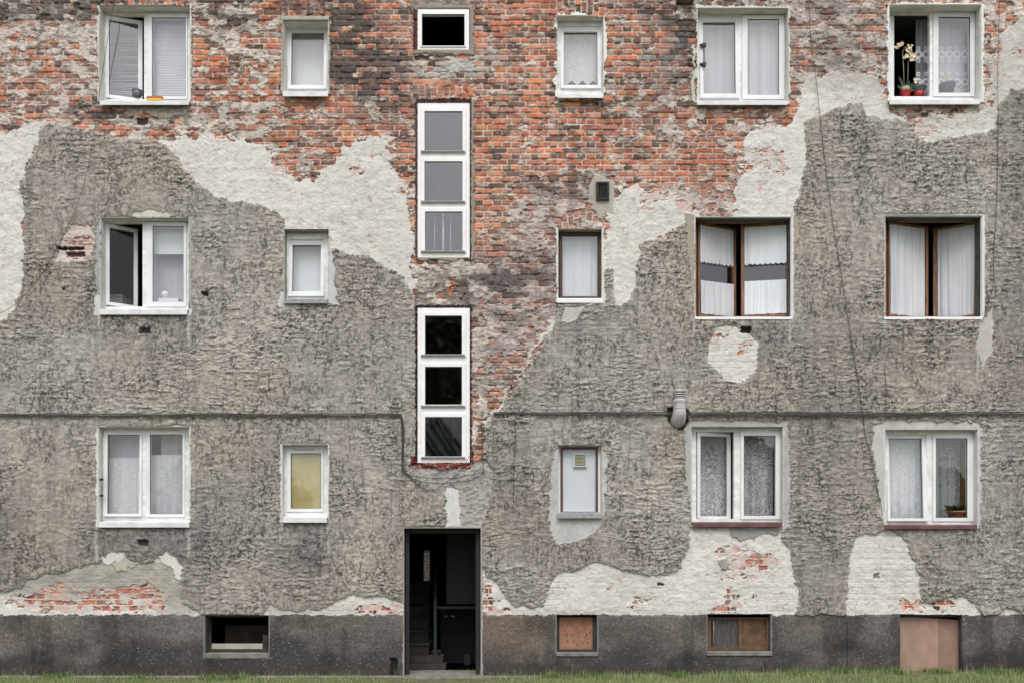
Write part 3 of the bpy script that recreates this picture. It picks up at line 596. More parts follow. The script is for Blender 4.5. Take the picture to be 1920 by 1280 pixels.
def sill(parent, key, px0, px1, y0, y1, m, depth, out=.045):
    a, b = WX(px0), WX(px1); zt, zb = WZ(y0), WZ(y1); q = MB(); yf = -.03 - out
    f = (DIST + yf) / DIST; a2, b2 = a * f, b * f; zt = EYE + (zt - EYE) * f; zb = EYE + (zb - EYE) * f
    vs = [(a2, yf, zb), (b2, yf, zb), (b2, yf, zt), (a2, yf, zt), (a2, depth, zt + .018), (b2, depth, zt + .018), (b2, depth, zt - .01), (a2, depth, zt - .01), (a2, yf + .012, zb), (b2, yf + .012, zb), (b2, yf + .012, zt - .006), (a2, yf + .012, zt - .006)]
    q.add(vs, [(0, 1, 2, 3), (3, 2, 5, 4), (4, 5, 6, 7), (7, 6, 10, 11), (11, 10, 9, 8), (8, 9, 1, 0), (0, 3, 11, 8), (3, 4, 7, 11), (1, 9, 10, 2), (2, 10, 6, 5)])
    return q.build('sill', m, parent, .003)

def window(key, label, d, lights, fm='pvc', sm='pvcs', gm='glass', rev='reveal', outer=None, sillspec=None, fdepth=.065, revd=None, gap=True):
    x0, y0, x1, y1 = OPEN[key]; X0, X1, Z0, Z1 = WX(x0) + .002, WX(x1) - .002, WZ(y1) + .002, WZ(y0) - .002
    q = MB(); L = [(FX(l['L'][0], d), FX(l['L'][2], d), FZ(l['L'][3], d), FZ(l['L'][1], d)) for l in lights]
    xl, xr = min(l[0] for l in L), max(l[1] for l in L); zb, zt = min(l[2] for l in L), max(l[3] for l in L)
    q.box(X0, xl, d, d + fdepth, Z0, Z1); q.box(xr, X1, d, d + fdepth, Z0, Z1)
    stacked = len(L) > 1 and abs(L[0][0] - L[1][0]) < .02
    q.box(xl, xr, d, d + fdepth, zt, Z1); q.box(xl, xr, d, d + fdepth, Z0, zb)
    if stacked:
        L2 = sorted(L, key=lambda t: -t[3])
        for a, b in zip(L2[:-1], L2[1:]): q.box(xl, xr, d, d + fdepth, b[3], a[2])
    else:
        L2 = sorted(L)
        for a, b in zip(L2[:-1], L2[1:]):
            if b[0] - a[1] > .001: q.box(a[1], b[0], d, d + fdepth, zb, zt)
    for i, (l, g) in enumerate(zip(lights, L)):
        if gap and l.get('mode', 'shut') == 'shut':
            q.ring(g[0] - .009, g[1] + .009, g[2] - .009, g[3] + .009, .009, .009, .009, .009, d - .0015, d + .004, 1)  # dark ring paints in the shade between shut sash and frame
    wo = q.build('window', [M[fm], M['sealshade']], B, .003); wo['label'] = label
    for l, g in zip(lights, L):
        mode = l.get('mode', 'shut'); ds = d - .012; P = l['P']
        smm = M[l.get('m', sm)]
        if mode == 'shut':
            p = (FX(P[0], ds), FX(P[2], ds), FZ(P[3], ds), FZ(P[1], ds)); e = .007
            u0, u1, w0, w1 = g[0] - e, g[1] + e, g[2] - e, g[3] + e
            T = None; s = MB(); b = [p[0] - u0, u1 - p[1], p[2] - w0, w1 - p[3]]
            s.ring(u0, u1, w0, w1, b[0], b[1], b[2], b[3], ds, d + .05, 0)
            s.ring(p[0] - .001, p[1] + .001, p[2] - .001, p[3] + .001, .006, .006, .006, .006, ds + .006, ds + .018, 1)
            s.build('sash', [smm, M['sealshade']], wo, .003)
            g_ = MB(); g_.box(p[0], p[1], ds + .016, ds + .02, p[2], p[3]); g_.build('pane', M[gm], wo)
            l['cur'] = (p[0] - .03, p[1] + .03, p[2] - .03, p[3] + .03, d + l.get('cd', .09))
        else:
            st = l.get('st', (.05, .05, .06, .06)); db = d + .045
            if mode in ('left', 'right'):      # side-hung, swung inwards
                hx = (FX(l['L'][0], db) - .004) if mode == 'left' else (FX(l['L'][2], db) + .004)
                de = l['dend']; exx = FX(l['end'], de)
                a = Vector((hx, db, 0)); b = Vector((exx, de, 0)); wid = (b - a).length
                zb_, zt_ = g[2] + .004, g[3] - .004
                if mode == 'left': T = frame_T((a.x, a.y, zb_), b - a, (0, 0, 1))
                else: T = frame_T((b.x, b.y, zb_), a - b, (0, 0, 1))
                hh = zt_ - zb_
            else:                               # tilted inwards at the top
                db = d + l.get('off', .03); an = l.get('tilt', .10); wid = (g[1] - g[0]) + .016; hh = (g[3] - g[2]) + .01
                T = frame_T((g[0] - .008, db, g[2] - .006), (1, 0, 0), (0, math.sin(an), math.cos(an)))
            s = MB(); s.ring(0, wid, 0, hh, st[0], st[1], st[2], st[3], 0, .055, 0, T)
            s.ring(st[0] - .001, wid - st[1] + .001, st[2] - .001, hh - st[3] + .001, .006, .006, .006, .006, .010, .024, 1, T)
            s.build('sash', [smm, M['sealshade']], wo, .003)
            g_ = MB(); g_.box(st[0], wid - st[1], .018, .022, st[2], hh - st[3], 0, T); g_.build('pane', M[l.get('g', gm)], wo)
            l['T'] = T; l['wh'] = (wid, hh)
            l['cur'] = (g[0] - .03, g[1] + .03, g[2] - .03, g[3] + .03, d + l.get('cd', .17))
    reveal(wo, key, revd or d, M[rev])
    if sillspec: sill(wo, key, *sillspec[:4], M[sillspec[4]], d, *(sillspec[5:]))
    WIN[key] = (wo, d, lights)
    return wo

window('w1', 'top-floor left window, left sash swung inwards', .13, [dict(L=(200,29,270,184), P=(0,0,0,0), mode='left', end=268, dend=.30, g='glassold', st=(.04,.055,.045,.05)), dict(L=(277,28,351,186), P=(285,33,348,181))], sillspec=(187,354,189,197,'alu'))
window('w2', 'small top-floor window with a white roller blind', .14, [dict(L=(541,52,612,168), P=(0,0,0,0), mode='tilt', tilt=.05, off=.03, st=(.045,.045,.05,.06))], sillspec=(530,615,172,181,'alu'))
window('w3', 'small top-floor window with a pointed lace curtain and ragged foam edges', .10, [dict(L=(1052,49,1126,167), P=(0,0,0,0), mode='tilt', tilt=.05, off=.03, st=(.045,.05,.045,.075))], sillspec=(1046,1131,176,184,'alu'))
window('w4', 'wide top-floor window with a black handle bracket on its left', .11, [dict(L=(1313,31,1385,186), P=(0,0,0,0), mode='tilt', tilt=.045, off=.015, st=(.045,.055,.06,.075)), dict(L=(1392,31,1469,186), P=(1402,36,1461,178))], sillspec=(1307,1477,189,197,'alu'))
window('w5', 'top-floor right window, left half open behind potted orchids', .13, [dict(L=(1670,25,1743,181), P=(0,0,0,0), mode='left', end=1632, dend=.70, st=(.05,.05,.06,.06)), dict(L=(1750,25,1826,181), P=(1760,32,1819,174))], sillspec=(1668,1838,187,196,'alu'))
window('w6', 'middle-floor left window, left sash open on a dark room', .09, [dict(L=(198,418,267,572), P=(0,0,0,0), mode='left', end=257, dend=.36, g='glasslow', st=(.045,.05,.045,.05)), dict(L=(276,418,349,575), P=(286,424,344,566))], sillspec=(186,351,580,590,'alu'))
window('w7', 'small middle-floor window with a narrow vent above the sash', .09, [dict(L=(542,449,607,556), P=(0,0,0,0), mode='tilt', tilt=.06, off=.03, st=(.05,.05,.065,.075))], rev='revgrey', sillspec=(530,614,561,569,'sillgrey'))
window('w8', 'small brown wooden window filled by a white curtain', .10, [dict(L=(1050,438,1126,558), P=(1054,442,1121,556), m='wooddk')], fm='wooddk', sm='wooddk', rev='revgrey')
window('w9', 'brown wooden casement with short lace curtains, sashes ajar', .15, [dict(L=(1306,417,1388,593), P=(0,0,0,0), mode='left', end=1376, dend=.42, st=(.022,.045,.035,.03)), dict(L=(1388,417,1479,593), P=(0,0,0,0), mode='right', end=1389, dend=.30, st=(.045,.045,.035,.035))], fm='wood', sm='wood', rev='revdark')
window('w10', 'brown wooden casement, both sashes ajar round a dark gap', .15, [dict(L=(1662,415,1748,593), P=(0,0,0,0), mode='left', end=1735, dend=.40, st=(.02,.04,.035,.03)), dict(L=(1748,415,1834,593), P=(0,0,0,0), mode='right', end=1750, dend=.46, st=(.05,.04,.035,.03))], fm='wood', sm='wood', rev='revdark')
window('w11', 'ground-floor left window with black hinges and patterned curtain', .09, [dict(L=(197,809,266,967), P=(0,0,0,0), mode='tilt', tilt=.02, off=.02, st=(.045,.035,.04,.045)), dict(L=(275,809,346,968), P=(281,814,342,963))], sillspec=(185,355,978,988,'alu'))
window('w12', 'small ground-floor window covered inside with yellow paper', .08, [dict(L=(539,846,606,958), P=(545,849,602,953))], sillspec=(530,613,969,979,'alu'))
window('w14', 'ground-floor window with rich lace curtain and maroon sill, left sash ajar', .08, [dict(L=(1305,809,1376,972), P=(0,0,0,0), mode='left', end=1367, dend=.24, g='glasslow', st=(.045,.055,.035,.05)), dict(L=(1389,810,1462,972), P=(1395,816,1454,966))], sillspec=(1299,1467,979,987,'sillmar'))
window('w15', 'ground-floor right window with maroon sill and a potted plant inside', .08, [dict(L=(1664,814,1737,976), P=(0,0,0,0), mode='tilt', tilt=.05, off=.02, st=(.035,.06,.04,.055)), dict(L=(1749,814,1824,976), P=(1755,821,1814,970))], sillspec=(1660,1833,984,991,'sillmar'))
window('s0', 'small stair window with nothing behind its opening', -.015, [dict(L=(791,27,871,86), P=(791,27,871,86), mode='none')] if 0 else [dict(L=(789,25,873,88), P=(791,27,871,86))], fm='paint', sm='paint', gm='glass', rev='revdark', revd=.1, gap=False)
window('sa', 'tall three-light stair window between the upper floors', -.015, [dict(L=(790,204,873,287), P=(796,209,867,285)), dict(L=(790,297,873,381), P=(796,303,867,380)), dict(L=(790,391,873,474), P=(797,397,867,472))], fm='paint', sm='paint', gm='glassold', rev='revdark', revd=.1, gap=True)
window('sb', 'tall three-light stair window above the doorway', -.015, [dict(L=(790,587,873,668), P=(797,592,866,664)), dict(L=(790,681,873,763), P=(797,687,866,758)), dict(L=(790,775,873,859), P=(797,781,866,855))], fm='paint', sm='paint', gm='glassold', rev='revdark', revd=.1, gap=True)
# open stair light has no glass
for ch in list(WIN['s0'][0].children):
    if ch.name.startswith('pane'): bpy.data.objects.remove(ch)
# drip ledges under each stair light
for k, ys in (('sa', (286, 380, 473)), ('sb', (666, 761, 857))):
    for yy in ys:
        q = MB(); q.box(WX(790), WX(872), -.045, -.027, WZ(yy) - .012, WZ(yy) + .008); q.build('ledge', M['oldpaint'], WIN[k][0], .003)

# ground-floor blind panel window with vent
x0, y0, x1, y1 = OPEN['w13']; d = .07
q = MB(); q.ring(WX(x0) + .002, WX(x1) - .002, WZ(y1) + .002, WZ(y0) - .002, .03, .04, .035, .045, d, d + .06, 0)
q.ring(FX(1051, d), FX(1121, d), FZ(962, d), FZ(838, d), .03, .03, .03, .03, d - .015, d + .05, 1)
w13 = q.build('window', [M['paint'], M['maroon']], B, .003); w13['label'] = 'small ground-floor window closed by a white panel with a vent'
q = MB(); q.box(FX(1054, d), FX(1118, d), d + .01, d + .03, FZ(958, d), FZ(842, d)); q.build('panel', M['panel'], w13)
q = MB(); q.ring(FX(1075, d), FX(1100, d), FZ(875, d), FZ(850, d), .018, .018, .018, .018, d - .02, d + .01, 0)
for k in range(8): z = FZ(872, d) + .01 + k * .0185; q.box(FX(1078, d), FX(1097, d), d - .012, d + .004, z, z + .009, 1)
q.box(FX(1077, d), FX(1098, d), d + .002, d + .012, FZ(873, d), FZ(852, d), 2)
q.build('vent', [M['panel'], mat('vent_slat', (190, 188, 158), .6), mat('vent_back', (110, 108, 80), .7)], w13)
reveal(w13, 'w13', d, M['reveal']); sill(w13, 'w13', 1045, 1129, 961, 971, M['sillgrey'], d)
# white sills of the wooden windows
for key, a, b, c, e in (('w8', 1044, 1131, 560, 568), ('w9', 1303, 1484, 594, 599), ('w10', 1658, 1841, 594, 599)):
    sill(WIN[key][0], key, a, b, c, e, M['paint'], .12, .015)
# vents in the heads of three small frames
for key, a, b, y in (('w7', 557, 595, 440), ('w12', 556, 591, 842), ('w11', 298, 333, 808.5), ('w14', 1400, 1440, 803)):
    wo, d, _ = WIN[key]
    if key == 'w14': continue
    q = MB(); q.box(FX(a, d), FX(b, d), d - .008, d, FZ(y, d) - .012, FZ(y, d) + .012); q.box(FX(a + 1.5, d), FX(b - 1.5, d), d - .0095, d - .002, FZ(y, d) - .003, FZ(y, d) + .003, 1)
    q.build('vent', [M['pvcs'], M['sealshade'] if key != 'w11' else M['revgrey']], wo, .002)
# black handle bracket of w4 and hinges of w11
wo, d, _ = WIN['w4']; q = MB(); yy = d - .04
q.tube([(FX(1320, yy), yy, FZ(86, yy)), (FX(1320, yy), yy, FZ(120, yy))], .007)
for y in (84, 120): q.tube([(FX(1312, yy), yy + .01, FZ(y, yy)), (FX(1324, yy), yy + .01, FZ(y, yy))], [.014, .02], 10); q.box(FX(1317, yy), FX(1324, yy), yy - .01, d, FZ(y + 3, yy), FZ(y - 3, yy))
q.box(FX(1318, yy), FX(1323, yy), yy - .005, yy + .02, FZ(125, yy), FZ(119, yy)); q.build('handle', M['black'], wo, .002)
wo, d, _ = WIN['w11']
for y in (898, 928):
    q = MB(); q.box(FX(188, .0), FX(193, .0), .004, .02, WZ(y + 2.4), WZ(y - 2.4)); q.box(FX(186, .0), FX(188.2, .0), .0, .02, WZ(y + .8), WZ(y - .8)); q.build('hinge', M['black'], wo, .002)
q = MB(); q.tube([(FX(189, 0), .012, WZ(900)), (FX(189, 0), .012, WZ(926))], .002, 6); q.build('rod', M['black'], wo)
wo, d, _ = WIN['w9']; q = MB(); q.tube([(FX(1478, .12), .12, FZ(478, .12)), (FX(1478, .12), .12, FZ(502, .12))], .008, 8); q.build('hinge', M['paint'], wo)

# vent grille beside the brick arch
x0, y0, x1, y1 = OPEN['grille']; q = MB()
q.ring(WX(x0) - .012, WX(x1) + .012, WZ(y1) - .012, WZ(y0) + .012, .022, .022, .022, .022, -.040, .01, 0)
for k in range(6): xx = WX(x0) + .015 + k * .023; q.box(xx, xx + .009, -.03, -.018, WZ(y1), WZ(y0), 0)
q.box(WX(x0), WX(x1), .005, .02, WZ(y1), WZ(y0), 1); g_ = q.build('grille', [mat('grille_iron', (38, 35, 34), .7), M['roomdk']], B); g_['label'] = 'small dark iron vent grille'
q = MB(); x0, y0, x1, y1 = OPEN['flue']; q.box(WX(x0) - .02, WX(x1) + .02, .2, .22, WZ(y1) - .02, WZ(y0) + .02); q.box(WX(x0) - .02, WX(x1) + .02, .02, .2, WZ(y1) - .04, WZ(y1), 0); q.box(WX(x0) - .02, WX(x1) + .02, .02, .2, WZ(y0), WZ(y0) + .04, 0)
q.build('flue_hole', M['doorjamb'], B)

# basement openings
def basement(key, label, d=.12):
    x0, y0, x1, y1 = OPEN[key]; o = empty('basement_window'); o.parent = B; o['label'] = label
    reveal(o, key, d, M['revdark']); return o
b1 = basement('b1', 'basement opening with a dark hollow and pale board', .25)
q = MB(); q.ring(WX(385) + .003, WX(504) - .003, WZ(1232) + .05, WZ(1153) - .003, .03, .03, .05, .02, .12, .17); q.build('frame', M['frame_dk'], b1)
q = MB(); d = .14; q.box(FX(388, d), FX(492, d), .15, .17, FZ(1222, d), FZ(1206, d)); q.build('board', M['board_pale'], b1, .002)
q = MB(); d = .14; q.box(FX(492, d), FX(502, d), .15, .17, FZ(1222, d), FZ(1190, d)); q.build('board', M['frame_dk'], b1, .002)
q = MB(); d = .3; q.box(FX(420, d), FX(500, d), .34, .36, FZ(1215, d), FZ(1172, d)); q.build('board', M['dimboard'], b1)
q = MB(); q.box(WX(384), WX(505), -.032, .12, WZ(1233), WZ(1224)); q.build('sill', M['concrete'], b1, .004)
b2 = basement('b2', 'basement hatch closed by a brown spotted board')
q = MB(); q.ring(WX(1044) + .003, WX(1119) - .003, WZ(1222) + .003, WZ(1152) - .003, .035, .045, .03, .025, .06, .12); q.build('frame', M['frame_dk'], b2, .003)
q = MB(); d = .08; q.box(FX(1048, d), FX(1114, d), .085, .10, FZ(1221, d), FZ(1154, d)); q.build('board', M['board'], b2)
q = MB(); rr = random.Random(3)
for k in range(26):
    cx, cz, r = FX(rr.uniform(1060, 1106), d), FZ(rr.uniform(1168, 1210), d), rr.uniform(.004, .011); n = 7
    q.add([(cx + r * rr.uniform(.6, 1.3) * math.cos(6.283 * i / n), .0835, cz + r * rr.uniform(.6, 1.3) * math.sin(6.283 * i / n)) for i in range(n)] + [(cx, .086, cz)], [(i, (i + 1) % n, n) for i in range(n)] + [tuple(range(n))])
meta(q.build('rust_spots', M['frame_dk'], b2), kind='stuff')
q = MB(); q.box(WX(1043), WX(1120), -.036, .05, WZ(1229), WZ(1223)); q.build('sill', M['concrete'], b2, .004)
b3 = basement('b3', 'two-leaf wooden basement window, grey planks beside brown board')
q = MB(); d = .08; q.ring(WX(1327) + .003, WX(1444) - .003, WZ(1220) + .003, WZ(1151) - .003, .06, .03, .04, .07, .06, .12); q.box(FX(1384, d), FX(1390, d), .055, .12, FZ(1215, d), FZ(1160, d)); q.build('frame', M['boardbr'], b3, .003)
q = MB(); q.box(FX(1336, d), FX(1384, d), .085, .10, FZ(1216, d), FZ(1160, d)); q.build('board', M['boardgr'], b3)
q = MB(); q.box(FX(1390, d), FX(1442, d), .087, .10, FZ(1216, d), FZ(1160, d)); q.build('board', M['boardbr'], b3)
q = MB(); q.tube([(FX(1338, .05), .05, FZ(1162, .05)), (FX(1338.6, .05), .05, FZ(1214, .05))], .004, 6); q.build('rod', M['sillgrey'], b3)
q = MB(); q.box(WX(1325), WX(1446), -.038, .05, WZ(1228), WZ(1221)); q.build('sill', M['concrete'], b3, .004)
b4 = basement('b4', 'low basement hatch closed by two pinkish-brown panels')
q = MB(); d = .06; q.add([(FX(1687, d) - .02, d, -.1), (FX(1759, d), d, -.1), (FX(1759, d), d, FZ(1159.5, d)), (FX(1687, d) - .02, d, FZ(1154, d)), (FX(1687, d) - .02, d + .02, -.1), (FX(1759, d), d + .02, -.1), (FX(1759, d), d + .02, FZ(1159.5, d)), (FX(1687, d) - .02, d + .02, FZ(1154, d))], [(0, 1, 2, 3), (4, 7, 6, 5), (0, 3, 7, 4), (1, 5, 6, 2), (3, 2, 6, 7), (0, 4, 5, 1)]); q.build('panel', M['boardpink'], b4, .002)
q = MB(); d = .085; q.add([(FX(1755, d), d, -.1), (FX(1801, d), d, -.1), (FX(1801, d), d, FZ(1162, d)), (FX(1755, d), d, FZ(1158.5, d)), (FX(1755, d), d + .02, -.1), (FX(1801, d), d + .02, -.1), (FX(1801, d), d + .02, FZ(1162, d)), (FX(1755, d), d + .02, FZ(1158.5, d))], [(0, 1, 2, 3), (4, 7, 6, 5), (0, 3, 7, 4), (1, 5, 6, 2), (3, 2, 6, 7), (0, 4, 5, 1)]); q.build('panel', M['boardpink2'], b4, .002)

# doorway, stair and hall
D = empty('doorway'); D.parent = B; D['label'] = 'dark open doorway showing the stair inside'
reveal(D, 'door', .32, M['doorjamb'])
q = MB(); d = .10; q.box(WX(758) + .003, FX(767, d), d, d + .07, -.03, WZ(990) - .004); q.box(FX(892, d), WX(901) - .003, d, d + .07, -.03, WZ(990) - .004); q.box(FX(767, d), FX(892, d), d, d + .07, WZ(990) - .06, WZ(990) - .004); q.build('door_frame', M['doorjamb'], D, .004)
q = MB(); q.box(WX(754), WX(906), -.14, .60, -.09, -.028); q.build('threshold', M['concrete'], D, .006)
st = MB(); xa, xb = FX(752, 1.2), FX(806, 1.2)
st.box(xa, FX(836, .7), .62, .95, -.03, .045); st.box(xa, FX(832, .9), .70, 1.15, .045, .14)
for k in range(6):
    y = 1.0 + .28 * k; zt = .14 + .165 * (k + 1); x_r = FX(804, y)
    st.box(FX(758, y) - .1, x_r, y, 2.9 + .02 * k, zt - .165, zt - .03); st.box(FX(758, y) - .1, x_r + .01, y - .025, 2.95 + .02 * k, zt - .03, zt)
st.box(FX(750, 2.9), FX(840, 2.9), 2.9, 4.0, 1.03, 1.128)
st.build('stair', M['step'], D, .004)
q = MB(); y = .95; q.box(FX(813, y), FX(819, y), y, y + .05, .05, FZ(1122, y)); q.box(FX(815, 2.4), FX(818, 2.4), 2.4, 2.45, .6, FZ(1020, 2.4)); q.tube([(FX(816, y), y + .02, FZ(1122, y)), (FX(816.5, 2.4), 2.4, FZ(1020, 2.4))], .022); q.build('railing', M['stairrail'], D, .004)
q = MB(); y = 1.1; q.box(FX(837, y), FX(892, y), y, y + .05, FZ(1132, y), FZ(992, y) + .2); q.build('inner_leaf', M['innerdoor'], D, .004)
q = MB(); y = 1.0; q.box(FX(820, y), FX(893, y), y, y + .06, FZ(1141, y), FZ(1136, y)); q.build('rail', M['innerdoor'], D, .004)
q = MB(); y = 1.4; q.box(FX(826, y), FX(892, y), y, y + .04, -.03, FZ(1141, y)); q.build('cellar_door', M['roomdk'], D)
y = 1.36
for a in (836, 849): q = MB(); q.lathe((FX(a, y), y, FZ(1154.5, y)), [(.01, -.012), (.028, -.01), (.028, .008), (.01, .012)], 12); q.build('yellow_dot', M['dotyel'], D)  # two small pale yellow dots
q = MB(); y = 1.3; q.box(FX(870, y), FX(882, y), y, y + .06, FZ(1246, y), FZ(1226, y)); q.build('meter_box', M['innerdoor'], D)
# back wall of the hall with a tall strip of patterned glass lit from the yard
yb = 4.0; q = MB(); a, b, c, e = FX(794, yb), FX(806, yb), FZ(1096, yb), FZ(1031, yb)
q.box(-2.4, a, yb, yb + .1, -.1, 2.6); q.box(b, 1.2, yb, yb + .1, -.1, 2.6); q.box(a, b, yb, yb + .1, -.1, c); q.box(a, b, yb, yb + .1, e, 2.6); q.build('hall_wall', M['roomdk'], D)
pm = bpy.data.materials.new('patterned_glass'); pm.use_nodes = True; nt = pm.node_tree; nt.nodes.remove(nt.nodes['Principled BSDF'])
v = nt.nodes.new('ShaderNodeTexVoronoi'); v.inputs['Scale'].default_value = 42; g_ = nt.nodes.new('ShaderNodeNewGeometry'); nt.links.new(g_.outputs['Position'], v.inputs['Vector'])
rmp = nt.nodes.new('ShaderNodeValToRGB'); sep = nt.nodes.new('ShaderNodeSeparateColor'); nt.links.new(v.outputs['Color'], sep.inputs[0]); nt.links.new(sep.outputs[0], rmp.inputs[0])
for i, (p_, c_) in enumerate([(0, (150, 128, 118)), (.35, (225, 205, 192)), (.7, (250, 244, 236)), (1, (190, 192, 168))]):
    el = rmp.color_ramp.elements[i] if i < 2 else rmp.color_ramp.elements.new(p_); el.position = p_; el.color = (*lin(c_), 1)
tl = nt.nodes.new('ShaderNodeBsdfTranslucent'); nt.links.new(rmp.outputs[0], tl.inputs[0]); nt.links.new(tl.outputs[0], nt.nodes['Material Output'].inputs[0])
q = MB(); q.box(a - .005, b + .005, yb + .04, yb + .05, c - .005, e + .005); q.build('hall_pane', pm, D)

# interior shell: floors, partitions and back wall that keep the rooms dark
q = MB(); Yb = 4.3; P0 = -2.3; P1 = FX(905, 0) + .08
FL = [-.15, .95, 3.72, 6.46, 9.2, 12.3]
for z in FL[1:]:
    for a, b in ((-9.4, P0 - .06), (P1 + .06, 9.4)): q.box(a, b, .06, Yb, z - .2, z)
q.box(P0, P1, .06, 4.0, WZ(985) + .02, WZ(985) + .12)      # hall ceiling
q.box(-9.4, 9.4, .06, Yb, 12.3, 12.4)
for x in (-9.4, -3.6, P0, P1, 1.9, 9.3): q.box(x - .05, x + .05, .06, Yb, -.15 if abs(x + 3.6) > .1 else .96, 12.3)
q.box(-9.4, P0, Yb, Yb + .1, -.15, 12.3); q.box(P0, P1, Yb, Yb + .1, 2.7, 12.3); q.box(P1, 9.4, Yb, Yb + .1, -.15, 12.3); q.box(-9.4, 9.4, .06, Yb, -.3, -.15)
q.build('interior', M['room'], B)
# stair flights behind the tall windows (seen through the lowest light)
q = MB()
for (za, zb_) in ((2.55, 3.95), (5.3, 6.7)):
    for s in (-.28, .12):
        q.tube([(FX(800, .9) + s, .9, zb_ + .35), (FX(866, .9) + s + .15, .9, za - .2)], .022)
        q.box(-1.62, -.42, 1.0, 1.9, za - .45, za - .35)
q.build('stair_flight', M['roomdk'], B)
q = MB(); q.box(-1.35, -.55, .36, .4, WZ(872), WZ(770)); q.build('stair_wall', mat('stair_wall_paint', (130, 132, 134), .9, .05), B)  # pale panel added close behind the lowest light to catch more daylight
q = MB()
for a, b, c, e in ((806, 784, 852, 866), (816, 776, 862, 866), (794, 800, 838, 866), (794, 815, 826, 866), (820, 776, 868, 846)): q.tube([(FX(a, .3), .3, FZ(b, .3)), (FX(c, .3), .3, FZ(e, .3))], .022, 8)
for a in (816, 831, 845): q.tube([(FX(a, .2), .2, FZ(776, .2)), (FX(a, .2), .2, FZ(866, .2))], .004, 6)
q.build('banister', M['stairrail'], B)
q = MB()
for a in (815, 845): q.tube([(FX(a, .12), .12, FZ(407, .12)), (FX(a, .12), .12, FZ(474, .12))], .005, 6)
q.tube([(FX(831, .12), .12, FZ(396, .12)), (FX(831, .12), .12, FZ(474, .12))], .014, 6); q.build('rail_rods', M['paint'], B)
# end walls, rear and roof
q = MB(); q.box(-9.6, -9.45, .03, 5, -.2, 12.55); q.box(9.45, 9.6, .03, 5, -.2, 12.55); q.box(-9.6, 9.6, 5, 5.2, 2.9, 12.55); q.box(-9.6, -3, 5, 5.2, -.2, 2.9); q.box(1.5, 9.6, 5, 5.2, -.2, 2.9); q.build('outer_wall', M['revgrey'], B)
q = MB(); q.add([(-9.9, -.45, 12.5), (9.9, -.45, 12.5), (9.9, 2.6, 14.6), (-9.9, 2.6, 14.6), (-9.9, 5.7, 12.5), (9.9, 5.7, 12.5), (-9.9, -.45, 12.4), (9.9, -.45, 12.4), (-9.9, 5.7, 12.4), (9.9, 5.7, 12.4)], [(0, 1, 2, 3), (3, 2, 5, 4), (0, 6, 7, 1), (4, 5, 9, 8), (6, 8, 9, 7), (0, 3, 4, 8, 6), (1, 7, 9, 5, 2)]); q.build('roof', M['roofm'], B)

# ------------------------------------------------------------------ curtains, blinds
def curtain(label, key, li, m, box=None, hem=None, folds=9, amp=.018, dd=None, T=None, group=None, top=None, bot=None, name='curtain', cat='curtain'):
    wo, d, lights = WIN[key]; l = lights[li]; x0, x1, z0, z1, dep = l['cur']
    if dd is not None: dep = d + dd
    if box: x0, z1, x1, z0 = FX(box[0], dep), FZ(box[1], dep), FX(box[2], dep), FZ(box[3], dep)
    if T: wid, hh = l['wh']; x0, x1 = T[0], wid - T[1]; z0, z1 = T[2] * hh, T[3] * hh
    nu = max(30, int((x1 - x0) / .008)); nv = 26; vs = []; fs = []; rr = random.Random(label); ph = rr.random() * 6
    for j in range(nv + 1):
        for i in range(nu + 1):
            u = i / nu; v = j / nv; x = x0 + (x1 - x0) * u
            zb = z0 + (hem(u) if hem else 0); z = z1 + (zb - z1) * v
            uu_ = u + .05 * math.sin(7 * u + ph) + .03 * math.sin(17 * u + 2 * ph) + .015 * v * math.sin(9 * u + 3 * ph); y = amp * (.35 + .65 * v) * (.6 + .5 * math.sin(5 * u + ph * 3)) * (math.sin(6.283 * folds * uu_ + ph + .5 * math.sin(3 * v + ph)) + .6 * math.sin(6.283 * folds * .43 * uu_ + 2 * ph) + .25 * math.sin(6.283 * folds * 2.3 * uu_))
            vs.append(l['T'](x, .06 + y, z) if T else (x, dep + y, z))
    for j in range(nv):
        for i in range(nu):
            a = j * (nu + 1) + i; fs.append((a, a + 1, a + nu + 2, a + nu + 1))
    q = MB(); q.add(vs, fs, 0, True); o = q.build(name, M[m]); meta(o, label, cat, group); return o

def zig(n, h): return lambda u: h * abs(((u * n) % 1) * 2 - 1)
def scal(n, h): return lambda u: h * (1 - abs(math.sin(math.pi * n * u)))
curtain('plain white blind drawn down the small top-floor window left of the stair', 'w2', 0, 'roller', folds=1, amp=.001, name='roller_blind', cat='blind')
curtain('lace curtain with a pointed hem in the small top-floor window right of the stair', 'w3', 0, 'lace', box=(1052, 48, 1124, 160.5), hem=zig(3.6, .065), folds=3, amp=.004)
c_ = curtain('grey sheet of cloth hung inside the left sash above the black bracket', 'w4', 0, 'greyveil', folds=2, amp=.006)
curtain('pleated white curtain in the right half of the top-floor bracket window', 'w4', 1, 'sheer', folds=7)
curtain('sheer curtain pushed aside behind the orchids in the open window', 'w5', 0, 'greyveil', box=(1717, 20, 1748, 185), folds=4, amp=.02, dd=.30)
w5c = curtain('grey net curtain with two scalloped lace bands beside the orchids', 'w5', 1, 'greyveil', folds=3, amp=.006, dd=.2)
curtain('white curtain filling the small brown wooden window', 'w8', 0, 'dense', folds=4, amp=.012)
curtain('upper tier of lace on the left sash of the short-curtained casement', 'w9', 0, 'sheer', T=(.03, .045, .57, .97), hem=zig(9, .025), folds=8, amp=.012, group='short curtains of the brown casement')
curtain('lower tier of lace on the left sash of the short-curtained casement', 'w9', 0, 'sheer', T=(.03, .045, .03, .385), folds=8, amp=.012, group='short curtains of the brown casement')
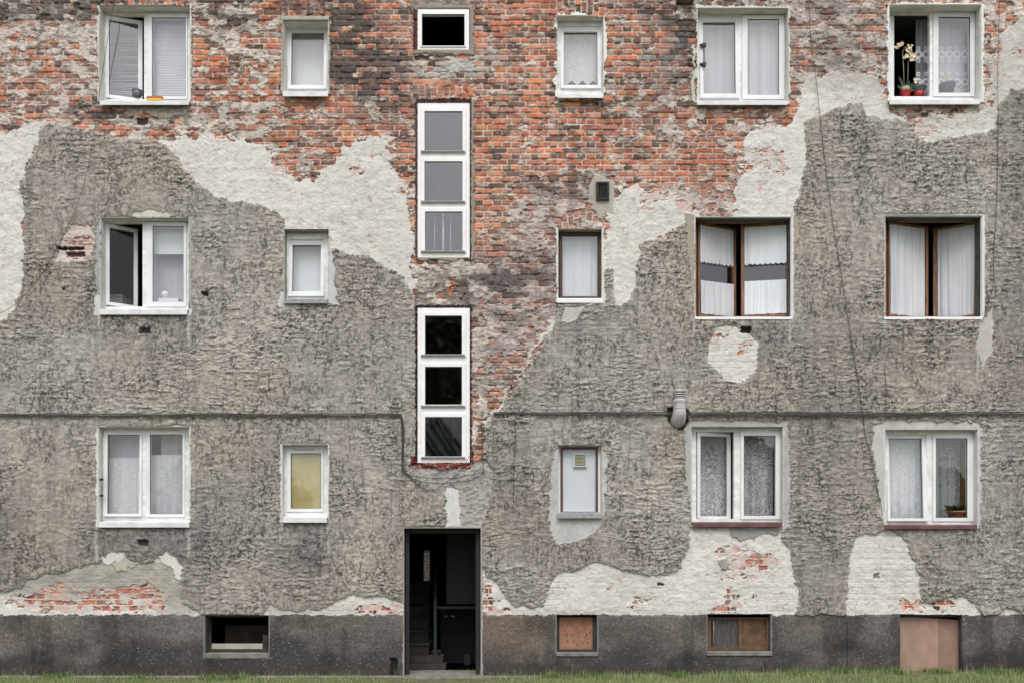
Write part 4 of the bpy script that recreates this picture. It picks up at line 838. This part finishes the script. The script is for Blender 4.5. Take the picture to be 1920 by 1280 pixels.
curtain('upper tier of lace on the right sash of the short-curtained casement', 'w9', 1, 'dense', T=(.045, .045, .56, .97), hem=scal(8, .02), folds=6, amp=.012, group='short curtains of the brown casement')
curtain('lower tier of lace on the right sash of the short-curtained casement', 'w9', 1, 'dense', T=(.045, .045, .03, .39), folds=8, amp=.012, group='short curtains of the brown casement')
curtain('long net curtain on the left sash of the right-hand brown casement', 'w10', 0, 'sheer', T=(.02, .07, .02, .97), folds=6, amp=.018, group='long curtains of the brown casement')
curtain('long net curtain on the right sash of the right-hand brown casement', 'w10', 1, 'sheer', T=(.06, .04, .02, .97), folds=6, amp=.018, group='long curtains of the brown casement')
curtain('thin net above the patterned lace in the ground-floor left window', 'w11', 0, 'greyveil', folds=2, amp=.006, dd=.2)
curtain('patterned lace panel in the left light of the ground-floor left window', 'w11', 0, 'lace', box=(200, 858, 268, 966), folds=4, amp=.008, dd=.14)
curtain('patterned lace panel in the right light of the ground-floor left window', 'w11', 1, 'lace', box=(276, 852, 347, 966), folds=5, amp=.008, dd=.14)
curtain('grey veil with a dark fold in the right light of the ground-floor left window', 'w11', 1, 'greyveil', box=(302, 806, 347, 966), folds=3, amp=.01, dd=.2)
curtain('embroidered lace curtain behind the ajar sash over the maroon sill', 'w14', 0, 'lace2', folds=3, amp=.02, dd=.32)
curtain('embroidered lace curtain in the right light over the maroon sill', 'w14', 1, 'lace2', folds=4, amp=.025, dd=.2)
curtain('straight white voile in the left light of the ground-floor right window', 'w15', 0, 'voile', folds=5, amp=.012)
curtain('thin looped voile in the right light of the ground-floor right window', 'w15', 1, 'thinveil', folds=6, amp=.025, dd=.25)
curtain('ochre drape at the right edge of the ground-floor right window', 'w15', 1, 'ochre', box=(1800, 838, 1822, 972), folds=2, amp=.02, dd=.33)
# w6 roller blind, w12 paper
curtain('half-lowered white roller blind in the middle-floor left window', 'w6', 1, 'roller', box=(280, 418, 350, 477), folds=1, amp=.001, dd=.12, name='roller_blind', cat='blind')
curtain('grey-lilac veil under the half-lowered roller blind', 'w6', 1, 'greyveil', box=(280, 470, 350, 572), folds=1, amp=.003, dd=.25)
curtain('blind behind the narrow middle-floor window, cut by a pale bar', 'w7', 0, 'roller', folds=1, amp=.001, name='roller_blind', cat='blind')
wo, d, ls = WIN['w12']; x0, x1, z0, z1, dep = ls[0]['cur']
q = MB(); q.box(x0, x1, d + .03, d + .035, z0, z1); meta(q.build('paper_cover', M['yellowfilm']), 'creased yellow paper stuck behind the small ground-floor pane', 'paper')
# lace bands of w5: scalloped strips with rings
wo, d, ls = WIN['w5']; y_ = d + .19
for (ya, yb_) in ((88, 117), (136, 172)):
    q = MB(); xx = 1722
    while xx < 1816:
        if not (1744 < xx < 1757):
            cx = FX(xx, y_); r0 = .055
            for cz, r1 in ((FZ((ya + yb_) / 2, y_), r0), (FZ(ya + 3, y_), .03), (FZ(yb_ - 3, y_), .03)):
                n = 14; vs = [(cx + r1 * math.cos(6.283 * i / n), y_, cz + r1 * math.sin(6.283 * i / n)) for i in range(n)] + [(cx + r1 * .45 * math.cos(6.283 * i / n), y_, cz + r1 * .45 * math.sin(6.283 * i / n)) for i in range(n)]
                q.add(vs, [(i, (i + 1) % n, n + (i + 1) % n, n + i) for i in range(n)])
        xx += 14.5
    q.build('lace_trim', M['trim'], w5c)
# venetian blind of w1
for (li, lab, xa, xb, yd) in ((1, 'white slatted blind lowered behind the closed right pane of the top-left window', 277, 352, .1), (0, 'slatted blind hanging crooked behind the open sash of the top-left window', 200, 266, .34)):
    wo, d, ls = WIN['w1']; o = empty('slat_blind', (0, 0, 0)); meta(o, lab, 'blind', 'slatted blinds of the top-left window'); y_ = d + yd; q = MB(); z = FZ(186, y_) + .02; k = 0
    top = FZ(29, y_)
    while z < top:
        sk = .02 * math.sin(k * 1.3) if li == 0 else 0; tl_ = .026 if li == 1 else .012
        vs = [(FX(xa, y_), y_ - .005, z - tl_ / 2), (FX(xb, y_), y_ - .005, z - tl_ / 2 + sk), (FX(xb, y_), y_ + .005, z + tl_ / 2 + sk), (FX(xa, y_), y_ + .005, z + tl_ / 2)]
        q.add(vs, [(0, 1, 2, 3)]); z += .0225 if li == 1 or (k // 9) % 2 == 0 else .03; k += 1
    q.build('slats', M['blind'], o); q = MB(); q.box(FX(xa, y_), FX(xb, y_), y_ - .015, y_ + .015, FZ(186, y_), FZ(186, y_) + .015); q.box(FX(xa, y_), FX(xb, y_), y_ - .02, y_ + .02, top, top + .03); q.build('rail', M['blind'], o)

# ------------------------------------------------------------------ things on the sills
def leafmesh(q, base, tip, wid, bend=.3, n=6, mi=0):
    a, b = Vector(base), Vector(tip); dr = b - a; side = dr.cross(Vector((0, 1, 0)));
    if side.length < 1e-4: side = Vector((1, 0, 0))
    side.normalize(); vs = []
    for i in range(n + 1):
        t = i / n; c = a + dr * t + Vector((0, 0, -bend * dr.length * t * t)); ww = wid * math.sin(math.pi * min(1, .08 + t * .92)) ** .7
        vs += [c - side * ww, c + Vector((0, .3 * ww, -.2 * ww)), c + side * ww]
    q.add(vs, [f for i in range(n) for f in ((3 * i, 3 * i + 1, 3 * i + 4, 3 * i + 3), (3 * i + 1, 3 * i + 2, 3 * i + 5, 3 * i + 4))], mi, True)
def flower(q, c, r, rr):
    c = Vector(c)
    for k in range(5):
        an = 6.283 * k / 5 + rr.random(); leafmesh(q, c, c + Vector((r * math.cos(an), -r * .3 + rr.uniform(-.3, .3) * r, r * math.sin(an))), r * .42, .1, 4)
rr = random.Random(4); y_ = .24; zs_ = FZ(181, .21)
o = empty('orchid', (FX(1697, y_), y_, zs_)); meta(o, 'tall cream orchid in a red pot in the open top-floor window', 'orchid', 'potted plants in the open top-floor window')
X0, Z0 = FX(1697, y_), zs_
def local(q, o): q.v = [(v[0] - o.location.x, v[1] - o.location.y, v[2] - o.location.z) for v in q.v]; return q
q = MB(); q.lathe((X0, y_, Z0), [(.06, 0), (.075, .065), (.08, .07), (.072, .07), (.06, .05)], 24); local(q, o).build('pot', M['red'], o)
q = MB(); q.lathe((X0, y_, Z0), [(.05, .055), (.062, .13), (.058, .13), (.05, .07)], 20); local(q, o).build('soil_cup', M['stalk'], o)
q = MB(); q.tube([(X0 - .01, y_, Z0 + .08), (X0 - .02, y_, Z0 + .4), (X0 - .035, y_, Z0 + .62), (X0 - .01, y_ - .02, Z0 + .68), (X0 + .08, y_ - .03, Z0 + .60), (X0 + .16, y_ - .03, Z0 + .48)], .006, 6); q.tube([(X0 + .03, y_, Z0 + .1), (X0 + .045, y_, Z0 + .5)], .004, 6); local(q, o).build('stem', M['stalk'], o)
q = MB()
for (px, py, r) in [(a + rr.uniform(-4, 4), b + rr.uniform(-4, 4), .026) for a in (1684, 1702, 1708) for b in (90, 99, 106, 112) if not (a == 1684 and b > 95)] + [(1683, 88, .05), (1689, 84, .045), (1680, 92, .035), (1700, 97, .05), (1706, 101, .05), (1698, 108, .045), (1709, 108, .05), (1714, 112, .045), (1706, 116, .04), (1694, 110, .035), (1676, 92, .025), (1703, 93, .04)]: flower(q, (FX(px, y_), y_ - .02 - rr.random() * .03, FZ(py, y_)), r * .75, rr)
local(q, o).build('flowers', M['petal'], o)
q = MB()
for (dx, dz, wdd) in [(-.12, .12, .03), (.17, .10, .04), (.14, .17, .035), (-.1, .28, .02), (-.06, .06, .03), (.05, .2, .03)]: leafmesh(q, (X0, y_, Z0 + .08), (X0 + dx, y_ - .03, Z0 + .08 + dz), wdd)
local(q, o).build('leaves', M['leaf'], o)
def potplant(px, py, y_, r, h, label, pm_, leafs, group=None, spread_=.14, flow=0, base=None):
    X0, Z0 = FX(px, y_), FZ(py, y_); o = empty('potted_plant', (X0, y_, Z0)); meta(o, label, 'potted plant', group)
    q = MB(); q.lathe((X0, y_, Z0), [(r * .68, 0), (r * .95, h * .8), (r * 1.08, h * .8), (r * 1.08, h), (r * .95, h), (r * .9, h * .85)], 24); local(q, o).build('pot', M[pm_], o)
    if base: q = MB(); q.lathe((X0, y_, Z0), [(r * .72, -.005), (r * .8, .045), (r * .7, .045)], 24); local(q, o).build('saucer', M[base], o)
    q = MB()
    for k in range(leafs):
        an = rr.uniform(0, 6.283); s_ = rr.uniform(.4, 1) * spread_; leafmesh(q, (X0 + rr.uniform(-.03, .03), y_, Z0 + h * .9), (X0 + math.cos(an) * s_, y_ + math.sin(an) * s_ * .5 - .02, Z0 + h + rr.uniform(.0, .9) * s_), rr.uniform(.012, .022), .3, 4)
    local(q, o).build('leaves', M['leaf'], o)
    if flow:
        q = MB()
        for k in range(flow): flower(q, (X0 + rr.uniform(-.1, .0), y_ - .06, Z0 + h + rr.uniform(0, .08)), .025, rr)
        local(q, o).build('flowers', M['petal'], o)
    return o
potplant(1723, 181, .24, .085, .13, 'low leafy plant in a grey pot beside the orchid', 'potgrey', 26, 'potted plants in the open top-floor window', .10, 3, 'red')
potplant(1776, 180, .27, .10, .16, 'pale yellow flower in a grey pot behind the lace beside the orchids', 'potgrey', 4, 'potted plants in the open top-floor window', .06, 9)
potplant(1793, 974, .17, .11, .12, 'dense green plant in a terracotta pot behind the ground-floor right pane', 'clay', 110, None, .20)
y_ = .26; X0, Z0 = FX(258, y_), FZ(186, y_); o = empty('flower_pot', (X0, y_, Z0)); meta(o, 'dark grey pot on the inner sill of the top-left window', 'flower pot')
q = MB(); q.lathe((X0, y_, Z0), [(.05, 0), (.072, .05), (.068, .1), (.045, .125), (.04, .125)], 22); local(q, o).build('body', M['potgrey'], o)
q = MB(); q.lathe((X0, y_, Z0), [(.055, .098), (.074, .10), (.074, .108), (.055, .11)], 22); local(q, o).build('rim', M['potgrey'], o)
# brush on the outer sill
y_ = -.02; o = empty('brush', (FX(291, y_), y_, FZ(188, y_))); meta(o, 'yellow brush with orange bristles lying on the top-left sill', 'brush')
q = MB(); q.box(-.09, .10, -.03, .02, -.012, .012); q.tube([(-.09, 0, 0), (-.11, 0, .004)], .01, 8); q.build('handle', M['yellow'], o, .008)
q = MB()
for k in range(6): x = -.105 + k * .035; q.box(x, x + .020, -.03, .02, .012, .042, 0); q.box(x + .020, x + .035, -.026, .016, .012, .036, 1)
q.build('bristles', [M['orange'], M['boardbr']], o, .004)
# lamp and box in w6
y_ = .20; z_ = FZ(571, y_); o = empty('box', (FX(318, y_), y_, z_)); meta(o, 'white box on the inner sill under the roller blind', 'box')
q = MB(); q.box(-.135, .14, -.05, .06, 0, .07); q.build('body', M['lampw'], o, .006); q = MB(); q.box(-.138, .143, -.053, .063, .055, .072); q.build('lid', M['lampw'], o, .004)
o = empty('lamp', (FX(310, y_), y_, z_ + .073)); meta(o, 'round white lamp standing on the white box behind glass', 'lamp')
q = MB(); q.lathe((0, 0, 0), [(.03, 0), (.035, .012), (.02, .016)], 18); q.build('base', M['lampw'], o)
q = MB(); q.lathe((0, 0, 0), [(.02, .016), (.045, .03), (.055, .055), (.048, .085), (.025, .10), (.005, .104)], 22); q.build('globe', M['lampw'], o)
# things inside the dark room of w6
y_ = .75; o = empty('table_cabinet', (FX(212, y_), y_, FZ(600, y_))); meta(o, 'grey cabinet standing in the dark room behind the open left sash', 'cabinet')
q = MB(); q.box(-.28, .13, 0, .4, 0, FZ(556, y_) - FZ(600, y_)); q.build('body', M['lampw'], o, .01); q = MB(); q.box(-.29, .14, -.02, .41, FZ(556, y_) - FZ(600, y_), FZ(556, y_) - FZ(600, y_) + .02); q.build('top', M['lampw'], o, .004)

# ------------------------------------------------------------------ flue pipe
o = empty('flue_pipe', (FX(1274, -.1), -.1, WZ(800))); meta(o, 'grey metal flue elbow with louvred cap beside the cable run', 'flue pipe')
cx = FX(1274, -.1); y_ = -.1; fz = lambda py: FZ(py, y_)
q = MB(); q.tube([(cx - .02, .15, fz(789)), (cx - .012, .02, fz(788)), (cx - .008, -.05, fz(786)), (cx - .003, -.09, fz(780)), (cx, y_, fz(771)), (cx, y_, fz(766))], [.095, .096, .097, .094, .086, .083], 24)
local(q, o).build('elbow', M['pipe'], o)
q = MB(); q.lathe((cx, y_, 0), [(.080, fz(776)), (.083, fz(775)), (.083, fz(768)), (.087, fz(767)), (.083, fz(765)), (.081, fz(762)), (.081, fz(754)), (.086, fz(752.5)), (.084, fz(750)), (.07, fz(748))], 28); local(q, o).build('pipe', M['pipe'], o)
q = MB(); q.lathe((cx, y_, 0), [(.064, fz(750)), (.064, fz(733))], 24, 1)
for k, py in enumerate((746.5, 742.2, 738, 734.6)): q.lathe((cx, y_, 0), [(.066, fz(py + 1.4)), (.076, fz(py + 1.2)), (.070, fz(py - .8)), (.06, fz(py - 1.2))], 24, 0)
q.lathe((cx, y_, 0), [(.066, fz(734)), (.082, fz(733.2)), (.06, fz(731)), (.02, fz(729))], 28, 0); local(q, o).build('cap', [M['pipe'], M['pipedk']], o)
# elbow end in the hole above
y_ = -.05; cx = FX(1284, y_); o = empty('flue_pipe', (cx, y_, WZ(8))); meta(o, 'rusty flue end in the dark hole at the top edge of the wall', 'flue pipe')
q = MB(); q.tube([(cx, .06, WZ(-2)), (cx, -.02, WZ(-2)), (cx, -.06, WZ(-8)), (cx, -.07, WZ(-20)), (cx, -.07, WZ(-50))], .088, 20); local(q, o).build('elbow', mat('rusty_pipe', (128, 108, 96), .7, .25, 10), o)

# ------------------------------------------------------------------ cables
def smooth(pts, n=8):
    out = []; P = [pts[0]] + list(pts) + [pts[-1]]
    for i in range(1, len(P) - 2):
        for k in range(n):
            t = k / n; a, b, c, e = P[i - 1], P[i], P[i + 1], P[i + 2]
            out.append(tuple(.5 * (2 * b[j] + (c[j] - a[j]) * t + (2 * a[j] - 5 * b[j] + 4 * c[j] - e[j]) * t * t + (3 * b[j] - a[j] - 3 * c[j] + e[j]) * t ** 3) for j in range(2)))
    out.append(tuple(pts[-1])); return out
def cablepts(pts, y=-.055, wob=.6, seed=0):
    rr = random.Random(seed); return [(FX(a + rr.uniform(-wob, wob) * .5, y), y + rr.uniform(-.006, .006), FZ(b + rr.uniform(-wob, wob) * .5, y)) for a, b in smooth(pts)]
def cable(pts, label, r=.0045, group=None, y=-.055, seed=1, wob=.5):
    q = MB(); q.tube(cablepts(pts, y, wob, seed), r, 6); return meta(q.build('cable', M['cable']), label, 'cable', group)
def bundle(lines, label, r=.006):
    o = empty('cable_bundle', (0, 0, 0)); meta(o, label, 'cables', 'cable bundles along the wall')
    for i, pts in enumerate(lines): q = MB(); q.tube(cablepts(pts, -.055 - .004 * i, .5, i + 5), r, 6); q.build('cable', M['cable'], o)
def run(x0, x1, y, a, seed, st=46):
    rr = random.Random(seed); return [(x, y + rr.uniform(-a, a)) for x in np.arange(x0, x1, st)] + [(x1, y)]
bundle([run(-500, 742, 775.5, 1.0, 1) + [(752, 776), (755, 790), (755, 830), (754, 872), (760, 885)],
        run(-500, 742, 777.5, .9, 2) + [(751, 780), (757, 800), (757, 830), (755, 872)],
        run(-500, 745, 779.5, .9, 3) + [(753, 790), (754, 870), (752, 885)]], 'run of dark cables along the wall left of the stair window')
bundle([run(925, 2300, 772.5, .6, 11), run(928, 2300, 775, .8, 12), run(1005, 2300, 777.3, 1.0, 13), run(1290, 1800, 779.5, 1.0, 14)], 'run of dark cables along the wall right of the stair window')
bundle([[(755, 872), (770, 895), (795, 915), (812, 918), (835, 905), (860, 888)], [(752, 882), (770, 890), (800, 895), (850, 896), (880, 890), (906, 884)], [(755, 885), (790, 902), (830, 905), (880, 900), (906, 888)]], 'cables sagging in loops under the lower stair window', .0045)
bundle([[(906, 888), (905, 850), (904, 815), (903, 790), (915, 780), (940, 775)], [(884, 850), (892, 825), (905, 810), (920, 800), (930, 785), (945, 779)], [(903, 812), (920, 825), (945, 826), (962, 822)]], 'tangled cables right of the lower stair window', .004)
cable([(216, -40), (211, 20), (204, 60), (193, 130), (184, 190), (178, 240), (166, 310), (150, 370), (130, 420), (105, 470), (75, 520), (40, 560), (5, 585), (-60, 600)], 'thin wire drooping across the upper left wall', .0035, y=-.07)
cable([(1515, -40), (1519, 60), (1528, 130), (1540, 240), (1550, 330), (1565, 440), (1582, 540), (1592, 610), (1605, 690), (1616, 760), (1622, 810), (1632, 850), (1640, 890), (1648, 930), (1655, 965)], 'long wire slanting down to the window with the potted plant', .0038)
cable([(1872, -40), (1873, 60), (1871, 140), (1872, 250), (1870, 330), (1868, 410), (1863, 470), (1863, 530), (1855, 560), (1842, 605)], 'wire running down the right edge to the brown casement', .0038)
cable([(1659, 686), (1661, 720), (1661, 772)], 'short wire dropping to the cable run over the right window', .0035)
cable([(966, 778), (965, 840), (963, 900), (962, 960)], 'faint wire hanging left of the panelled window', .0030)
cable([(852, 893), (862, 885), (876, 862), (886, 845)], 'short stiff wire at the lower corner of the stair window', .0035)

# ------------------------------------------------------------------ ground, strip of concrete, grass
def gz(x, y=0): return -.028 + .075 * (1 / (1 + math.exp(-(x - 2.6) * .9))) + .01 * math.sin(x * 1.7)
q = MB(); nx = 160; xs_ = [-60 + 120 * (i / nx) for i in range(nx + 1)]; xs_ = sorted(set([round(v, 3) for v in xs_ + list(np.arange(-9, 9.01, .25))])); ys_ = [-300, -100, -40, -20, -8, -4, -2, -1.4, -1.0, -.7, -.5, -.3, -.15, .02, 60]
vs = [(x * (1 if abs(x) < 59 else 6), y, gz(max(-9, min(9, x))) - .012 + (.012 * math.sin(x * 5 + y * 7) if -2 < y < 0 else 0)) for y in ys_ for x in xs_]; n = len(xs_)
q.add(vs, [(j * n + i, j * n + i + 1, (j + 1) * n + i + 1, (j + 1) * n + i) for j in range(len(ys_) - 2) for i in range(n - 1)], 0, True)
meta(q.build('ground', mat('lawn_soil', (104, 100, 74), .95, .3, 9, col2=(76, 80, 52), bump=.6, bscale=30)), kind='structure')
q = MB(); q.box(-9.5, 1.2, -.20, -.018, -.12, -.022); meta(q.build('kerb_strip', M['concrete'], None, .006), kind='structure')
gm = bpy.data.materials.new('grass_blades'); gm.use_nodes = True; nt = gm.node_tree; p = nt.nodes['Principled BSDF']; p.inputs['Roughness'].default_value = .7; p.inputs['Specular IOR Level'].default_value = .2
at = nt.nodes.new('ShaderNodeAttribute'); at.attribute_name = 'tone'; nt.links.new(at.outputs['Color'], p.inputs['Base Color'])
tl = nt.nodes.new('ShaderNodeBsdfTranslucent'); nt.links.new(at.outputs['Color'], tl.inputs[0]); mx = nt.nodes.new('ShaderNodeMixShader'); mx.inputs[0].default_value = .3
nt.links.new(p.outputs[0], mx.inputs[1]); nt.links.new(tl.outputs[0], mx.inputs[2]); nt.links.new(mx.outputs[0], nt.nodes['Material Output'].inputs[0])
def grass(name, N, xf, yf, hf, wf, cols, seed, lean, label):
    rs = np.random.RandomState(seed); x = xf(rs, N); y = yf(rs, N, x); h = hf(rs, N, x, y); wd = wf(rs, N)
    if name == 'grass' and N > 5000:
        k = (fbm(x * 1.3 + 50, y * 2.2 + 50, 163, 3) + .25 * rs.rand(N) - .35 * np.exp(-((x + .95) / .6) ** 2)) > .50; x, y, h, wd = x[k], y[k], h[k], wd[k]; N = len(x)
    g0 = -.028 + .075 / (1 + np.exp(-(x - 2.6) * .9)) + .01 * np.sin(x * 1.7) - .015
    an = rs.rand(N) * 6.283; ln_ = lean * h * rs.rand(N) ** 1.2; dx, dy = np.cos(an) * ln_, np.sin(an) * ln_ * .6
    dy = np.where(y + dy > -.04, -np.abs(dy), dy)
    ax, ay = np.cos(an + 1.57) * wd, np.sin(an + 1.57) * wd
    V = np.zeros((N, 5, 3)); base = np.stack([x, y, g0], -1)
    V[:, 0] = base + np.stack([-ax, -ay, 0 * h], -1); V[:, 1] = base + np.stack([ax, ay, 0 * h], -1)
    mid = base + np.stack([dx * .35, dy * .35, h * .6], -1); V[:, 2] = mid + np.stack([ax * .7, ay * .7, 0 * h], -1); V[:, 3] = mid - np.stack([ax * .7, ay * .7, 0 * h], -1)
    V[:, 4] = base + np.stack([dx, dy, h * (1 - .25 * lean * rs.rand(N))], -1)
    me = bpy.data.meshes.new(name); me.vertices.add(N * 5); me.vertices.foreach_set('co', V.astype(np.float32).ravel())
    b = np.arange(N) * 5; L = np.stack([b, b + 1, b + 2, b + 3, b + 3, b + 2, b + 4], -1).ravel()
    me.loops.add(N * 7); me.loops.foreach_set('vertex_index', L.astype(np.int32)); me.polygons.add(N * 2)
    ls_ = np.stack([np.arange(N) * 7, np.arange(N) * 7 + 4], -1).ravel(); me.polygons.foreach_set('loop_start', ls_.astype(np.int32)); me.update(calc_edges=True)
    c = srgb(cols)[rs.randint(0, len(cols), N)] * (.7 + .6 * rs.rand(N))[:, None]; c = np.repeat(c, 5, 0)
    a = me.color_attributes.new('tone', 'FLOAT_COLOR', 'POINT'); a.data.foreach_set('color', np.concatenate([c, np.ones((len(c), 1))], 1).astype(np.float32).ravel())
    me.materials.append(gm); o = bpy.data.objects.new(name, me); C.objects.link(o); return meta(o, label, 'grass', kind='stuff')
GC = [(138, 160, 100), (122, 146, 88), (150, 168, 112), (168, 176, 130), (110, 130, 84), (180, 176, 140)]
grass('grass', 75000, lambda r, n: r.uniform(-9, 9, n), lambda r, n, x: np.where(x < 1.2, -.20 - 1.5 * r.rand(n), -.035 - 1.65 * r.rand(n)), lambda r, n, x, y: (.018 + .055 * r.rand(n) ** 1.6) * (1 + .25 * (x > 1.6)) * (.55 + .9 * fbm(x * 1.7 + 40, y * 3 + 40, 161, 3) ** 1.0 + .5 * (fbm(x * 4 + 40, y * 4 + 40, 162, 2) > .58)), lambda r, n: .0014 + .0016 * r.rand(n), GC, 1, .7, 'short green lawn grass along the foot of the wall')
grass('grass', 1500, lambda r, n: np.concatenate([r.uniform(-9, 9, n // 2), r.normal(0, 1, n - n // 2) * .35 + r.choice([-6.6, -5.6, -3.9, -.2, .6, 1.5, 2.4, 3.1, 4.5, 6.2], n - n // 2)]), lambda r, n, x: -.04 - .35 * r.rand(n) ** 1.6, lambda r, n, x, y: .07 + .12 * r.rand(n) ** 1.8, lambda r, n: .0010 + .0012 * r.rand(n), [(178, 174, 140), (150, 156, 106), (194, 188, 160), (120, 136, 82), (106, 120, 70)], 2, .8, 'long pale stalks growing against the plinth')
grass('weeds', 2600, lambda r, n: r.normal(0, 1, n) * .10 + r.choice([-6.0, -4.9, -3.95, -3.6, .55, 1.02, 2.2, 3.8, 4.4, 5.0, 5.6, 6.3, 6.6], n), lambda r, n, x: -.05 - .3 * r.rand(n), lambda r, n, x, y: .03 + .07 * r.rand(n), lambda r, n: .004 + .004 * r.rand(n), [(104, 128, 72), (122, 140, 88), (90, 110, 64)], 3, .9, 'broad-leaved weeds in low clumps at the wall foot')

# ------------------------------------------------------------------ trees across the road (they mirror darkly in the lower stair panes)
bark = mat('bark', (84, 74, 62), .9, .2, 8); fol = mat('foliage', (104, 122, 74), .8, .3, 1.2, col2=(52, 66, 38))
def tree(x, y, h, cr, label, seed):
    rs = np.random.RandomState(seed); o = empty('tree', (x, y, -.03)); meta(o, label, 'tree', 'trees across the road')
    q = MB(); q.tube([(0, 0, 0), (.05, 0, h * .3), (-.04, .05, h * .6), (0, 0, h * .9)], [.22, .17, .11, .03], 10)
    for k in range(8):
        a = k * .9; z = h * (.28 + .07 * k); q.tube([(0, 0, z), (math.cos(a) * cr * .4, math.sin(a) * cr * .4, z + cr * .25), (math.cos(a) * cr * .75, math.sin(a) * cr * .75, z + cr * .4)], [.07, .045, .015], 6)
    q.build('trunk', bark, o)
    N = 20000; cl = rs.normal(0, 1, (60, 3)); cl /= np.linalg.norm(cl, axis=1)[:, None]; cl *= rs.rand(60, 1) ** .4
    c = cl[rs.randint(0, 60, N)] + rs.normal(0, .13, (N, 3)); P = c * [cr, cr, h * .40] + [0, 0, h * .6]
    a = rs.normal(0, 1, (N, 3)); a /= np.linalg.norm(a, axis=1)[:, None]; b = np.cross(a, rs.normal(0, 1, (N, 3))); b /= np.linalg.norm(b, axis=1)[:, None]
    s = (.10 + .12 * rs.rand(N))[:, None]; V = np.stack([P - a * s, P - b * s * .6, P + a * s, P + b * s * .6], 1).reshape(-1, 3)
    me = bpy.data.meshes.new('crown'); me.vertices.add(N * 4); me.vertices.foreach_set('co', V.astype(np.float32).ravel()); me.loops.add(N * 4); me.loops.foreach_set('vertex_index', np.arange(N * 4, dtype=np.int32)); me.polygons.add(N); me.polygons.foreach_set('loop_start', np.arange(0, N * 4, 4, dtype=np.int32)); me.update(calc_edges=True)
    me.materials.append(fol); co = bpy.data.objects.new('crown', me); C.objects.link(co); co.parent = o
tree(-3.0, -25, 12.6, 2.8, 'tall dense tree mirrored in the lower stair window', 1)
tree(9.0, -24, 6.0, 3.2, 'low round tree across the road, right of the doorway', 2)
tree(15.5, -25, 5.6, 3.4, 'broad tree across the road opposite the right windows', 3)
tree(-12, -26, 6.4, 2.8, 'low tree across the road opposite the left windows', 4)
